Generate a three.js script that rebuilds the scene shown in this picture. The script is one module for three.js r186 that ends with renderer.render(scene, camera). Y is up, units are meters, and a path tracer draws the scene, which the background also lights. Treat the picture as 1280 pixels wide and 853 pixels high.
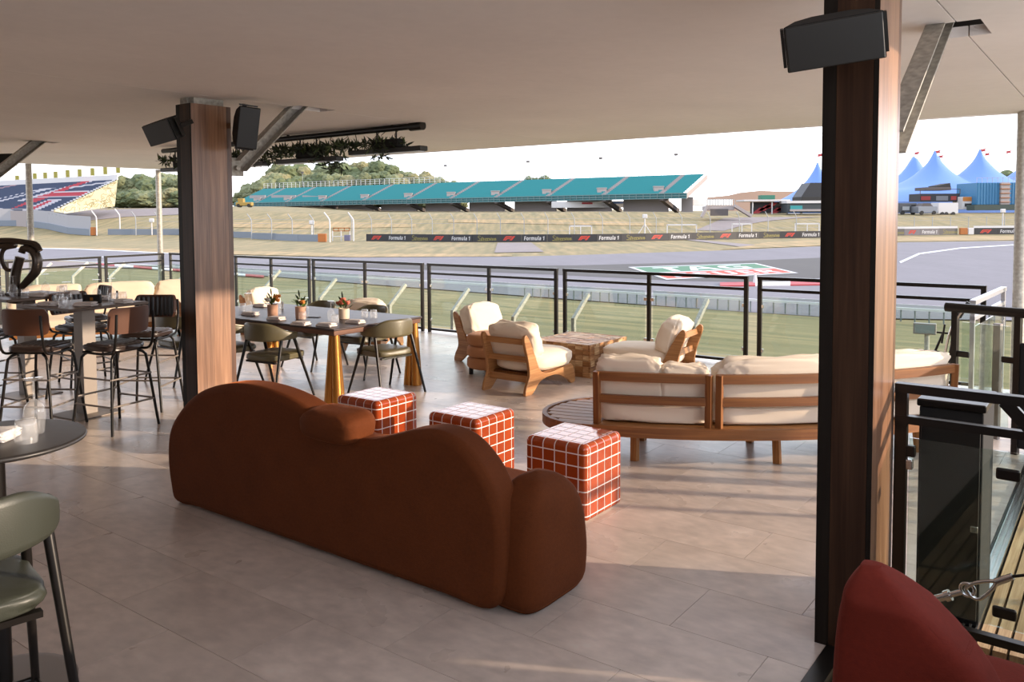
import * as THREE from 'three';
import { RoundedBoxGeometry } from 'three/addons/geometries/RoundedBoxGeometry.js';
import { mergeGeometries, mergeVertices } from 'three/addons/utils/BufferGeometryUtils.js';
import { ImprovedNoise } from 'three/addons/math/ImprovedNoise.js';

// ---------------------------------------------------------------- camera, sky, sun, exposure
const scene = new THREE.Scene();
const F = 1040, EYE = 1.85, PITCH = Math.atan(0.0542), ROLL = 0.005, CX = 640, CY = 326;
const camera = new THREE.PerspectiveCamera(2 * Math.atan(426.5 / F) * 180 / Math.PI, 1280 / 853, 0.05, 2000);
camera.position.set(0, EYE, 0);
camera.rotation.order = 'YXZ';
camera.rotation.set(-PITCH, 0, -ROLL);
camera.setViewOffset(1280, 853, 0, 426.5 - CY, 1280, 853);
camera.updateProjectionMatrix();
camera.updateMatrixWorld(true);
scene.add(camera);

const renderer = new THREE.WebGLRenderer({ antialias: true });
renderer.toneMapping = THREE.LinearToneMapping;
renderer.toneMappingExposure = 3.2;
renderer.shadowMap.enabled = true;

const noise = new ImprovedNoise();
let seed = 7;
const rnd = () => { seed = (seed * 1664525 + 1013904223) >>> 0; return seed / 4294967296; };
const rr = (a, b) => a + (b - a) * rnd();
const fbm = (x, y, z = 0, o = 4) => { let s = 0, a = 0.5, f = 1; for (let i = 0; i < o; i++) { s += a * noise.noise(x * f, y * f, z * f + i * 7.3); f *= 2.03; a *= 0.5; } return s; };
const lerp = (a, b, t) => a + (b - a) * t, clamp = (x, a, b) => Math.max(a, Math.min(b, x)), smooth = (a, b, x) => { const t = clamp((x - a) / (b - a), 0, 1); return t * t * (3 - 2 * t); };

{ // bright thin overcast: pale haze low down, pale blue higher, streaks of cloud all the way round
  const W = 1024, H = 512, d = new Float32Array(W * H * 4);
  for (let j = 0; j < H; j++) {
    const el = ((j + 0.5) / H - 0.5) * Math.PI;
    for (let i = 0; i < W; i++) {
      const az = (i + 0.5) / W * 2 * Math.PI, y = Math.max(0, Math.sin(el)), ce = Math.cos(el);
      const n = fbm(ce * Math.cos(az) * 3.2, y * 15, ce * Math.sin(az) * 3.2, 5);
      const c = smooth(-0.22, 0.25, n + 0.06), t = Math.pow(y, 0.55);
      const clear = [lerp(0.88, 0.42, t), lerp(0.90, 0.60, t), lerp(0.96, 0.95, t)];
      const cloud = [0.965, 0.95, 0.955];
      const k = (j * W + i) * 4;
      for (let q = 0; q < 3; q++) d[k + q] = lerp(clear[q], cloud[q], c * 0.75) * 1.0;
      d[k + 3] = 1;
    }
  }
  const t = new THREE.DataTexture(d, W, H, THREE.RGBAFormat, THREE.FloatType);
  t.mapping = THREE.EquirectangularReflectionMapping; t.magFilter = THREE.LinearFilter; t.minFilter = THREE.LinearFilter; t.needsUpdate = true;
  scene.background = t; scene.environment = t;
  scene.backgroundIntensity = 1; scene.environmentIntensity = 1;
}
const SUN_AZ = 99.8 * Math.PI / 180, SUN_EL = 12.5 * Math.PI / 180;
const sun = new THREE.DirectionalLight(new THREE.Color().setRGB(1.0, 0.8, 0.6), 2.05);
sun.name = 'sun';
sun.position.set(Math.sin(SUN_AZ) * Math.cos(SUN_EL) * 60, Math.sin(SUN_EL) * 60, -Math.cos(SUN_AZ) * Math.cos(SUN_EL) * 60 - 6);
sun.target.position.set(0, 0, -6); scene.add(sun, sun.target);
sun.castShadow = true; sun.shadow.mapSize.set(4096, 4096); sun.shadow.radius = 1.6;
Object.assign(sun.shadow.camera, { left: -40, right: 40, top: 25, bottom: -25, near: 1, far: 160 });

// ---------------------------------------------------------------- places
// The terrace is square to two axes: u runs along the front railing, v points out to the track; h is height above the floor.
const TH = -36.5 * Math.PI / 180, CT = Math.cos(TH), ST = Math.sin(TH);
const B = (u, v, h = 0) => new THREE.Vector3(u * CT - v * ST, h, -u * ST - v * CT);
const toUV = (p) => [p.x * CT - p.z * ST, -p.x * ST - p.z * CT, p.y];
const rayDir = (px, py) => new THREE.Vector3((px - CX) / F, -(py - CY) / F, -1).applyEuler(camera.rotation);
const eye = new THREE.Vector3(0, EYE, 0);
const onH = (px, py, h = 0) => { const r = rayDir(px, py); return eye.clone().addScaledVector(r, (h - EYE) / r.y); };
const atD = (px, py, d) => { const r = rayDir(px, py); return eye.clone().addScaledVector(r, d / -r.z); };
const proj = (p) => { const q = p.clone().sub(eye).applyQuaternion(camera.quaternion.clone().invert()); return [CX - F * q.x / q.z, CY + F * q.y / q.z]; };
const uvH = (px, py, h = 0) => toUV(onH(px, py, h));
const onV = (px, py, v) => { const r = rayDir(px, py), a = toUV(r); const t = v / a[1]; return toUV(eye.clone().addScaledVector(r, t)); };
const onU = (px, py, u) => { const r = rayDir(px, py), a = toUV(r); const t = u / a[0]; return toUV(eye.clone().addScaledVector(r, t)); };

// ---------------------------------------------------------------- naming helpers
const taken = {};
const numbered = (n) => { taken[n] = (taken[n] ?? -1) + 1; return taken[n] ? `${n}_${String(taken[n]).padStart(3, '0')}` : n; };
function tag(o, label, category, group, kind) { if (label) o.userData.label = label; if (category) o.userData.category = category; if (group) o.userData.group = group; if (kind) o.userData.kind = kind; return o; }
function thing(name, label, category, [u, v, h] = [0, 0, 0], turn = 0, group) {
  const o = new THREE.Group(); o.name = numbered(name); o.position.copy(B(u, v, h)); o.rotation.y = TH + turn; scene.add(o);
  return tag(o, label, category, group);
}
function wthing(name, label, category, p = [0, 0, 0], turn = 0, group) {
  const o = new THREE.Group(); o.name = numbered(name); o.position.set(...p); o.rotation.y = turn; scene.add(o);
  return tag(o, label, category, group);
}
function struct(name, p = [0, 0, 0], turn = TH, label, category) { const o = new THREE.Group(); o.name = numbered(name); o.position.set(...p); o.rotation.y = turn; scene.add(o); return tag(o, label, category, null, 'structure'); }
function flat(geos) {
  const l = (Array.isArray(geos) ? geos : [geos]).map((g) => { const q = g.index ? g.toNonIndexed() : g.clone(); for (const k of Object.keys(q.attributes)) if (!['position', 'normal', 'uv', 'color'].includes(k)) q.deleteAttribute(k); if (!q.attributes.normal) q.computeVertexNormals(); return q; });
  const col = l.some((g) => g.attributes.color);
  for (const g of l) {
    const n = g.attributes.position.count;
    if (!g.attributes.uv) g.setAttribute('uv', new THREE.BufferAttribute(new Float32Array(n * 2), 2));
    if (col && !g.attributes.color) g.setAttribute('color', new THREE.BufferAttribute(new Float32Array(n * 3).fill(1), 3));
  }
  return l.length === 1 ? l[0] : mergeGeometries(l);
}
// uv in metres from the dominant direction of each face, so that grain keeps its real size; the longest way of wood is given by axis
function metreUV(g, axis = 'y', off = 0) {
  const p = g.attributes.position, n = g.attributes.normal, uv = new Float32Array(p.count * 2);
  for (let i = 0; i < p.count; i++) {
    const x = p.getX(i), y = p.getY(i), z = p.getZ(i), ax = Math.abs(n.getX(i)), ay = Math.abs(n.getY(i)), az = Math.abs(n.getZ(i));
    const c = { x, y, z };
    const drop = ax >= ay && ax >= az ? 'x' : ay >= az ? 'y' : 'z';
    let [a, b] = ['x', 'y', 'z'].filter((k) => k !== drop);
    if (a === axis) [a, b] = [b, a];
    uv[i * 2] = c[a] + off * 0.37; uv[i * 2 + 1] = c[b] + off * 0.71;
  }
  g.setAttribute('uv', new THREE.BufferAttribute(uv, 2)); return g;
}
function part(name, geos, m, parent, { uv, label, raw, off, kind } = {}) {
  let g = flat(geos); if (!raw) metreUV(g, uv || 'y', off || 0);
  const o = new THREE.Mesh(g, m); o.name = name; o.castShadow = o.receiveShadow = true; parent.add(o);
  if (label) o.userData.label = label; if (kind) o.userData.kind = kind;
  return o;
}
function mesh(name, g, m, parent, pos, rot) { const o = new THREE.Mesh(g, m); o.name = name; o.castShadow = o.receiveShadow = true; if (pos) o.position.set(...pos); if (rot) o.rotation.set(...rot); parent.add(o); return o; }
function copy(o, u, v, h, turn, label, group) {
  const c = o.clone(); c.name = numbered(o.name.replace(/_\d{3}$/, '')); scene.add(c); c.userData = { ...o.userData };
  c.position.copy(B(u, v, h)); c.rotation.y = TH + turn; if (label) c.userData.label = label; if (group) c.userData.group = group; return c;
}

// ---------------------------------------------------------------- shapes
const V3 = (x, y, z) => new THREE.Vector3(x, y, z);
const bx = (w, h, d, x = 0, y = 0, z = 0) => new THREE.BoxGeometry(w, h, d).translate(x, y, z);
const bb = (x0, x1, y0, y1, z0, z1) => bx(x1 - x0, y1 - y0, z1 - z0, (x0 + x1) / 2, (y0 + y1) / 2, (z0 + z1) / 2);
const rb = (w, h, d, r, x = 0, y = 0, z = 0, s = 2) => new RoundedBoxGeometry(w, h, d, s, r).translate(x, y, z);
const cyl = (r1, r2, h, x = 0, y = 0, z = 0, s = 16) => new THREE.CylinderGeometry(r1, r2, h, s).translate(x, y, z);
const sph = (r, x, y, z, s = 12) => new THREE.SphereGeometry(r, s, Math.ceil(s * 0.7)).translate(x, y, z);
function aim(g, a, b) { const q = new THREE.Quaternion().setFromUnitVectors(V3(0, 1, 0), b.clone().sub(a).normalize()); return g.applyQuaternion(q).translate((a.x + b.x) / 2, (a.y + b.y) / 2, (a.z + b.z) / 2); }
const rod = (a, b, r1, r2 = r1, s = 10) => aim(new THREE.CylinderGeometry(r2, r1, a.distanceTo(b), s), a, b);
function bar(a, b, w, d) { // rectangular bar: w lies level, d upright or along the other way
  const y = b.clone().sub(a).normalize(), up = Math.abs(y.y) > 0.95 ? V3(0, 0, 1) : V3(0, 1, 0);
  const x = new THREE.Vector3().crossVectors(up, y).normalize(), z = new THREE.Vector3().crossVectors(x, y);
  return bx(w, a.distanceTo(b), d).applyMatrix4(new THREE.Matrix4().makeBasis(x, y, z)).translate((a.x + b.x) / 2, (a.y + b.y) / 2, (a.z + b.z) / 2);
}
const tube = (pts, r, n = 24, s = 8, closed = false) => new THREE.TubeGeometry(new THREE.CatmullRomCurve3(pts, closed, 'centripetal'), n, r, s, closed);
function prism(pts, depth, bevel = 0, curve = true, seg = 2) { // outline in x,y; thickness along z, centred
  const s = new THREE.Shape();
  if (curve) { const c = new THREE.CatmullRomCurve3(pts.map(([x, y]) => V3(x, y, 0)), true, 'centripetal'); s.setFromPoints(c.getPoints(pts.length * 6).map((p) => new THREE.Vector2(p.x, p.y))); } else s.setFromPoints(pts.map(([x, y]) => new THREE.Vector2(x, y)));
  return new THREE.ExtrudeGeometry(s, { depth: depth - 2 * bevel, bevelEnabled: bevel > 0, bevelThickness: bevel, bevelSize: bevel, bevelOffset: -bevel, bevelSegments: seg, curveSegments: 12 }).translate(0, 0, -(depth - 2 * bevel) / 2);
}
const lathe = (pts, s = 24) => new THREE.LatheGeometry(pts.map(([x, y]) => new THREE.Vector2(x, y)), s);
// soft cushion: superellipsoid with shallow folds
function cushion(w, h, d, e1 = 0.4, e2 = 0.4, fold = 0.006, sd = 0, nu = 48, nv = 28) {
  const g = new THREE.SphereGeometry(1, nu, nv), p = g.attributes.position;
  const sp = (c, e) => Math.sign(c) * Math.pow(Math.abs(c), e);
  for (let i = 0; i < p.count; i++) {
    const y = clamp(p.getY(i), -1, 1), la = Math.asin(y), lo = Math.atan2(p.getZ(i), p.getX(i));
    const cl = Math.max(0, Math.cos(la));
    let X = sp(cl, e1) * sp(Math.cos(lo), e2), Y = sp(Math.sin(la), e1), Z = sp(cl, e1) * sp(Math.sin(lo), e2);
    const k = 1 + fold / Math.min(w, h, d) * 2 * (fbm(X * 1.6 + sd, Y * 1.6, Z * 1.6, 3) * 1.6 + fbm(X * 5 + sd, Y * 3, Z * 5 + 9, 2) * smooth(0.45, 0.95, Math.max(Math.abs(X), Math.abs(Z))));
    p.setXYZ(i, X * w / 2 * k, Y * h / 2 * k, Z * d / 2 * k);
  }
  const q = mergeVertices(deleteUV(g), 1e-5); q.computeVertexNormals(); return q;
}
function deleteUV(g) { g.deleteAttribute('uv'); g.deleteAttribute('normal'); return g; }
// body built from level slices: [height, a0, a1, thickness]; a runs along x, thickness along z
function slices(rows, e = 0.45, n = 40, m = 36) {
  const P = [], I = [], H = rows.map((r) => r[0]), val = (y, k) => { let i = 0; while (i < rows.length - 2 && y > H[i + 1]) i++; const t = clamp((y - H[i]) / (H[i + 1] - H[i]), 0, 1), p0 = rows[Math.max(0, i - 1)][k], p1 = rows[i][k], p2 = rows[i + 1][k], p3 = rows[Math.min(rows.length - 1, i + 2)][k]; const lo = Math.min(p1, p2), hi = Math.max(p1, p2); return clamp(0.5 * (2 * p1 + (p2 - p0) * t + (2 * p0 - 5 * p1 + 4 * p2 - p3) * t * t + (3 * p1 - p0 - 3 * p2 + p3) * t * t * t), lo, hi); };
  const sp = (c) => Math.sign(c) * Math.abs(c) ** e;
  for (let j = 0; j <= m; j++) { const f = j / m, y = H[0] + (H.at(-1) - H[0]) * (1 - (1 - f) ** 1.6), a0 = val(y, 1), a1 = val(y, 2), w = val(y, 3); for (let i = 0; i < n; i++) { const t = i / n * 2 * Math.PI; P.push((a0 + a1) / 2 + sp(Math.cos(t)) * (a1 - a0) / 2, y, sp(Math.sin(t)) * w / 2); } }
  for (let j = 0; j < m; j++) for (let i = 0; i < n; i++) { const a = j * n + i, b = j * n + (i + 1) % n; I.push(a, a + n, b + n, a, b + n, b); }
  for (const [j, s] of [[0, 1], [m, -1]]) { const c = P.length / 3; let x = 0, z = 0; for (let i = 0; i < n; i++) { x += P[(j * n + i) * 3]; z += P[(j * n + i) * 3 + 2]; } P.push(x / n, P[j * n * 3 + 1], z / n); for (let i = 0; i < n; i++) { const a = j * n + i, b = j * n + (i + 1) % n; s > 0 ? I.push(c, a, b) : I.push(c, b, a); } }
  const g = new THREE.BufferGeometry(); g.setAttribute('position', new THREE.Float32BufferAttribute(P, 3)); g.setIndex(I); g.computeVertexNormals(); return g;
}
const sm = (g) => { const q = mergeVertices(deleteUV(g), 1e-5); q.computeVertexNormals(); return q; };

// smooth normals over a soft-edged prism, its two flat faces kept flat
function soft(g) {
  const q = mergeVertices(deleteUV(g), 1e-5); q.computeVertexNormals();
  const p = q.attributes.position, n = q.attributes.normal, I = q.index.array, a = V3(), b = V3(), c = V3();
  for (let i = 0; i < I.length; i += 3) { a.fromBufferAttribute(p, I[i]); b.fromBufferAttribute(p, I[i + 1]).sub(a); c.fromBufferAttribute(p, I[i + 2]).sub(a); b.cross(c).normalize(); if (Math.abs(b.z) > 0.9995) for (let k = 0; k < 3; k++) n.setXYZ(I[i + k], 0, 0, Math.sign(b.z)); }
  return q;
}
// ---------------------------------------------------------------- textures
function dtex(w, h, fn, srgb = true) {
  const d = new Uint8Array(w * h * 4);
  for (let j = 0; j < h; j++) for (let i = 0; i < w; i++) { const c = fn(i / w, j / h), k = (j * w + i) * 4; d[k] = clamp(c[0], 0, 255); d[k + 1] = clamp(c[1], 0, 255); d[k + 2] = clamp(c[2], 0, 255); d[k + 3] = 255; }
  const t = new THREE.DataTexture(d, w, h); t.wrapS = t.wrapT = THREE.RepeatWrapping; t.magFilter = THREE.LinearFilter; t.minFilter = THREE.LinearMipmapLinearFilter; t.generateMipmaps = true; if (srgb) t.colorSpace = THREE.SRGBColorSpace; t.needsUpdate = true; return t;
}
// seamless noise over a unit square (torus walk)
const tor = (x, y, fx, fy, z = 0, o = 4) => {
  const a = smooth(0.75, 1, x), b = smooth(0.75, 1, y);
  const f = (X, Y) => fbm(X * fx, Y * fy, z, o);
  return lerp(lerp(f(x, y), f(x - 1, y), a), lerp(f(x, y - 1), f(x - 1, y - 1), a), b);
};
const gray = (g) => [g, g, g];
const rep = (t, x, y = x) => { const c = t.clone(); c.repeat.set(x, y); c.needsUpdate = true; return c; };
const T = {};
T.floor = rep(dtex(512, 512, (x, y) => { const n = tor(x, y, 7, 7, 1, 5), m = tor(x, y, 28, 16, 5, 4), s = tor(x, y, 40, 22, 9, 3); const k = 1 + n * 0.13 + m * 0.12 + s * 0.07; return [240 * k, 236 * k, 232 * k]; }), 0.55);
T.floorRough = rep(dtex(256, 256, (x, y) => gray(170 + 50 * tor(x, y, 6, 6, 3, 4)), false), 0.55);
const grain = (base, dark, fx = 14, k = 1) => dtex(256, 512, (x, y) => { const w = tor(x, y, 2.2, 1.0, 3, 3); const n = tor(x + w * 0.12, y, fx, 1.6, 8, 4), f = tor(x, y, fx * 5, 5, 2, 3); const t = clamp(0.5 + n * 1.5 * k + f * 0.8 * k + w * 0.5, 0, 1); return base.map((b, i) => lerp(dark[i], b, t)); });
T.walnut = rep(grain([255, 246, 238], [178, 160, 148], 9), 2.2, 0.55);
T.oak = rep(grain([255, 250, 242], [190, 168, 142], 12, 0.8), 3, 0.8);
T.blocks = rep(grain([255, 250, 240], [180, 155, 128], 10), 5, 3);
T.fabric = rep(dtex(128, 128, (x, y) => gray(128 + 60 * Math.sin(x * 64 * Math.PI) * Math.sin(y * 64 * Math.PI) + 60 * tor(x, y, 30, 30, 1, 2)), false), 14);
T.velvet = rep(dtex(256, 256, (x, y) => gray(128 + 150 * tor(x, y, 60, 60, 2, 3)), false), 3);
T.velvetColor = rep(dtex(256, 256, (x, y) => { const k = 1 + 0.10 * tor(x, y, 50, 50, 4, 3) + 0.10 * tor(x, y, 4, 4, 1, 3); return [225 * k, 225 * k, 225 * k]; }), 1.2);
T.leather = rep(dtex(256, 256, (x, y) => gray(128 + 110 * tor(x, y, 40, 40, 7, 3)), false), 6);
T.plaster = rep(dtex(256, 256, (x, y) => { const k = 1 + 0.05 * tor(x, y, 5, 5, 4, 4) + 0.02 * tor(x, y, 60, 60, 2, 2); return gray(244 * k); }), 0.2);
T.grass = rep(dtex(512, 512, (x, y) => { const n = tor(x, y, 3, 26, 1, 5), f = tor(x, y, 60, 60, 6, 3), d = clamp(0.5 + n * 1.5, 0, 1); return [lerp(168, 226, d) + f * 30, lerp(164, 206, d) + f * 30, lerp(124, 166, d) + f * 24]; }), 0.04);
T.lawn = rep(dtex(512, 256, (x, y) => { const n = tor(x, y, 22, 2.2, 1, 4), f = tor(x, y, 90, 30, 6, 3), d = clamp(0.5 + n * 1.7, 0, 1); return [lerp(158, 224, d) + f * 40, lerp(158, 208, d) + f * 40, lerp(116, 166, d) + f * 30]; }), 0.12, 0.02);
T.asphalt = rep(dtex(256, 256, (x, y) => { const k = 1 + 0.09 * tor(x, y, 3, 10, 3, 4) + 0.08 * tor(x, y, 50, 50, 2, 3); return gray(225 * k); }), 0.05);
T.galv = rep(dtex(128, 128, (x, y) => { const k = 1 + 0.35 * tor(x, y, 9, 9, 4, 4); return [205 * k, 203 * k, 198 * k]; }), 3);

// ---------------------------------------------------------------- materials (colours are sRGB hex unless said)
const M = {};
const std = (c, r = 0.6, o = {}) => new THREE.MeshStandardMaterial({ color: c, roughness: r, side: THREE.DoubleSide, ...o });
const phy = (c, r = 0.6, o = {}) => new THREE.MeshPhysicalMaterial({ color: c, roughness: r, side: THREE.DoubleSide, ...o });
M.tileFloor = [0xcbbdb3, 0xc6b8ae, 0xd0c2b8, 0xc8bab0].map((c) => phy(c, 0.45, { map: T.floor, roughnessMap: T.floorRough, bumpMap: T.floorRough, bumpScale: 0.0006, specularIntensity: 0.9 }));
M.grout = std(0x6e665f, 0.9);
M.ceiling = std(0xefe7e2, 0.75, { map: T.plaster });
M.wallPaint = std(0x6a5a4e, 0.8, { map: T.plaster });
M.wallDark = std(0x2c2622, 0.7, { map: T.plaster });
M.plankShadeDark = phy(0x221d18, 0.55, { map: T.walnut, specularIntensity: 0.4 });  // boards of the shaded column faces: shade is put into their colour
M.plankShadeBrown = phy(0x432e1f, 0.5, { map: T.walnut, specularIntensity: 0.5 });
M.plankLitMid = phy(0x6d4c36, 0.3, { map: T.walnut, clearcoat: 0.35, clearcoatRoughness: 0.3 });  // boards of the sunlit column faces: same wood, lightened in colour for the light
M.plankLitTan = phy(0x9a7860, 0.3, { map: T.walnut, clearcoat: 0.35, clearcoatRoughness: 0.3 });
M.plankLitWarm = phy(0xa98468, 0.3, { map: T.walnut, clearcoat: 0.35, clearcoatRoughness: 0.3 });
M.black = std(0x15120f, 0.45);
M.blackMetal = std(0x1a1613, 0.32, { metalness: 0.35 });
M.blackMat = std(0x0b0a0a, 0.8);
M.galv = std(0xcac5bd, 0.5, { metalness: 0.15, map: T.galv });
M.steel = std(0xc6c4c2, 0.22, { metalness: 0.95 });
M.alu = std(0xbfc0c6, 0.3, { metalness: 0.6 });
M.glass = phy(0xebf2ee, 0.02, { transmission: 1, thickness: 0, ior: 1.45 });
M.glassEdge = phy(0x6aa596, 0.1, { transmission: 0.4, thickness: 0 });
M.velvet = phy(0x6c381b, 0.85, { specularIntensity: 0.25, map: T.velvetColor, bumpMap: T.velvet, bumpScale: 0.0008, sheen: 0.8, sheenRoughness: 0.4, sheenColor: new THREE.Color(0xb4632f) });
M.velvetRed = phy(0x742a1e, 0.85, { specularIntensity: 0.25, map: T.velvetColor, bumpMap: T.velvet, bumpScale: 0.0008, sheen: 0.7, sheenRoughness: 0.45, sheenColor: new THREE.Color(0xa04434) });
M.terracotta = [0x9c401b, 0x963c19, 0xa2451f].map((c) => phy(c, 0.07, { ior: 1.65 }));
M.whiteGrout = std(0xf4e8e0, 0.3);
M.teak = std(0xa87640, 0.5, { map: T.oak });
M.teakDark = std(0x8d5c2e, 0.5, { map: T.oak });
M.oak = std(0xc09060, 0.45, { map: T.oak });
M.cream = phy(0xe2d0ba, 0.9, { bumpMap: T.fabric, bumpScale: 0.0006, sheen: 0.2, sheenColor: new THREE.Color(0xfff2e0) });
M.tan = phy(0xb47f57, 0.85, { bumpMap: T.fabric, bumpScale: 0.0008, sheen: 0.25, sheenColor: new THREE.Color(0xd8a883) });
M.blocks = [0xd0a87c, 0xb58658, 0xe2c49c, 0xa4764a, 0xc69a6c].map((c) => std(c, 0.5, { map: T.blocks }));
M.olive = phy(0x5f573d, 0.42, { bumpMap: T.leather, bumpScale: 0.0006, clearcoat: 0.25, clearcoatRoughness: 0.4 });
M.oliveDark = phy(0x34362d, 0.45, { bumpMap: T.leather, bumpScale: 0.0006 });
M.leatherBrown = phy(0x5a3521, 0.5, { bumpMap: T.leather, bumpScale: 0.0008 });
M.leatherDark = phy(0x2f211b, 0.38, { bumpMap: T.leather, bumpScale: 0.0006, clearcoat: 0.3, clearcoatRoughness: 0.3 });
M.leatherBlack = phy(0x1e1d1c, 0.36, { bumpMap: T.leather, bumpScale: 0.0006, clearcoat: 0.3, clearcoatRoughness: 0.3 });
M.brass = std(0xb9803d, 0.28, { metalness: 0.75 });
M.tableTop = phy(0x4c4246, 0.42, { map: T.walnut, specularIntensity: 0.8 });
M.tableEdge = std(0x7a5138, 0.45, { map: T.walnut });
M.highTop = phy(0x59493f, 0.42, {});
M.roundTop = phy(0x2f2c2b, 0.45, { clearcoat: 0.15, clearcoatRoughness: 0.3 });
M.leg = std(0x8a817a, 0.5, { metalness: 0.3 });
M.white = std(0xf0ece8, 0.7);
M.napkin = std(0xddd2cc, 0.9);
M.napkinWhite = std(0xeee8e4, 0.9);
M.clearGlass = phy(0xffffff, 0.03, { transmission: 0.9, thickness: 0, ior: 1.5 });
M.deckPale = std(0xcdb48e, 0.7, { map: T.oak });
M.bronze = std(0x4a4038, 0.3, { metalness: 0.55 });
M.leaf = [0x3b4d22, 0x2c3c1b, 0x566a2c].map((c) => std(c, 0.6));
M.leafDark = [0x28331c, 0x1f2916, 0x3f4c25].map((c) => std(c, 0.6));
M.petalOrange = std(0xd8863a, 0.7); M.petalPink = std(0xd9705a, 0.7); M.petalWhite = std(0xf2ece0, 0.7);
M.pot = std(0xb98d74, 0.7); M.potPale = std(0xd9c5ad, 0.8);
M.cable = std(0x0d0c0c, 0.5);
// outdoors: natural reflectances, well below those indoors
const out = (c, k = 0.4) => new THREE.Color(c).multiplyScalar(k);
M.grass = std(out(0xdccfae, 0.42), 0.95, { map: T.grass });
M.lawn = std(out(0xdccfae, 0.44), 0.95, { map: T.lawn });
M.grassDry = std(out(0xf4dcbc, 0.46), 0.95, { map: T.grass });
M.asphalt = std(out(0xaaa2a8), 0.9, { map: T.asphalt });
M.asphaltDark = std(out(0x6f6762), 0.9, { map: T.asphalt });
M.path = std(out(0xc2b0aa), 0.95, { map: T.asphalt });
M.paintWhite = std(out(0xf4f2f2, 0.5), 0.7); M.paintRed = std(out(0xd8434a), 0.7); M.orange = std(out(0xd98236), 0.7);
M.teal = std(out(0x2aa3a6, 0.5), 0.6); M.tealDark = std(out(0x2a7f84, 0.5), 0.6); M.concrete = std(out(0xc8bcb8, 0.45), 0.9); M.concreteDark = std(out(0x7d7370), 0.9);
M.fenceGrey = std(out(0xc3c5c6, 0.45), 0.6); M.barrierBlue = std(out(0x9aa4b0, 0.42), 0.7); M.farWhite = std(out(0xf2eeec, 0.5), 0.7); M.farBlack = std(out(0x3a3836, 0.4), 0.8);
M.tent = std(out(0x6f97e0, 0.55), 0.6); M.blueClad = std(out(0x3f92c6, 0.42), 0.5);
M.trunk = std(0x4c3f33, 0.9); M.earth = std(out(0xb48c6c, 0.42), 0.95);
M.tree = [0x6f7850, 0x848862, 0x7a7d58, 0x968f66, 0x68724e].map((c) => std(out(c, 0.62), 0.95, { vertexColors: true }));

// ================================================================ SETTING: the terrace
const HC = 2.86, ROOF_V = 9.8, U0 = -16.5, U1 = 0.45, VB = -4.2;
{ // floor: large stone-look planks laid in half bond over a slab
  const floor = struct('floor', [0, 0, 0], TH, 'beige stone-look plank floor of the terrace', 'floor');
  part('slab', [bb(-17.2, -0.98, -0.32, -0.014, -3.95, 4.2), bb(-17.2, -0.56, -0.32, -0.014, -10.1, -3.95)], M.grout, floor);
  part('edge_fascia', [bb(-17.2, 2.4, -1.5, -0.33, -10.06, -9.9)], M.concreteDark, floor);
  const TL = 0.9, TW = 0.45, list = [];
  for (let r = -13; r < 18; r++) for (let c = -16; c < 5; c++) {
    const v0 = 2.005 + r * TW, u0 = -3.86 + c * TL + (r & 1 ? 0.45 : 0), lim = v0 + TW / 2 < 3.95 ? -0.985 : -0.565;
    const a = Math.max(u0, -17.2), b = Math.min(u0 + TL, lim), w = Math.min(v0 + TW, 10.05);
    if (b - a < 0.04 || w - v0 < 0.04) continue;
    const [px, py] = proj(B((a + b) / 2, (v0 + w) / 2, 0)), P = B((a + b) / 2, (v0 + w) / 2);
    const seen = P.z < -1.2 && px > -60 && px < 1340 && py < 930;
    list.push({ a, b, v0, w, seen, d: P.length() + (seen ? 0 : 100), full: b - a > TL - 0.001 && w - v0 > TW - 0.001 });
  }
  list.sort((p, q) => p.d - q.d);
  const geo = (a, b, v0, w, o) => metreUV(flat(bb(a + 0.0012, b - 0.0012, -0.014, 0, -w + 0.0012, -v0 - 0.0012)), 'x', o);
  const shared = []; for (let i = 0; i < 7; i++) { const g = flat(bb(-TL / 2 + 0.0012, TL / 2 - 0.0012, -0.014, 0, -TW / 2 + 0.0012, TW / 2 - 0.0012)); shared.push(metreUV(g, i % 2 ? 'x' : 'x', i * 1.37)); }
  const rest = [];
  list.forEach((t, i) => {
    if (i < 300 && t.seen) {
      const m = M.tileFloor[Math.floor(rnd() * 4)];
      if (t.full) mesh('floor_tile', shared[Math.floor(rnd() * 7)], m, floor, [(t.a + t.b) / 2, 0, -(t.v0 + t.w) / 2]);
      else mesh('floor_tile', geo(t.a, t.b, t.v0, t.w, i), m, floor);
    } else rest.push(geo(t.a, t.b, t.v0, t.w, i));
  });
  part('far_floor_tiles', rest, M.tileFloor[0], floor, { raw: true, kind: 'stuff' });
}
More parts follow.
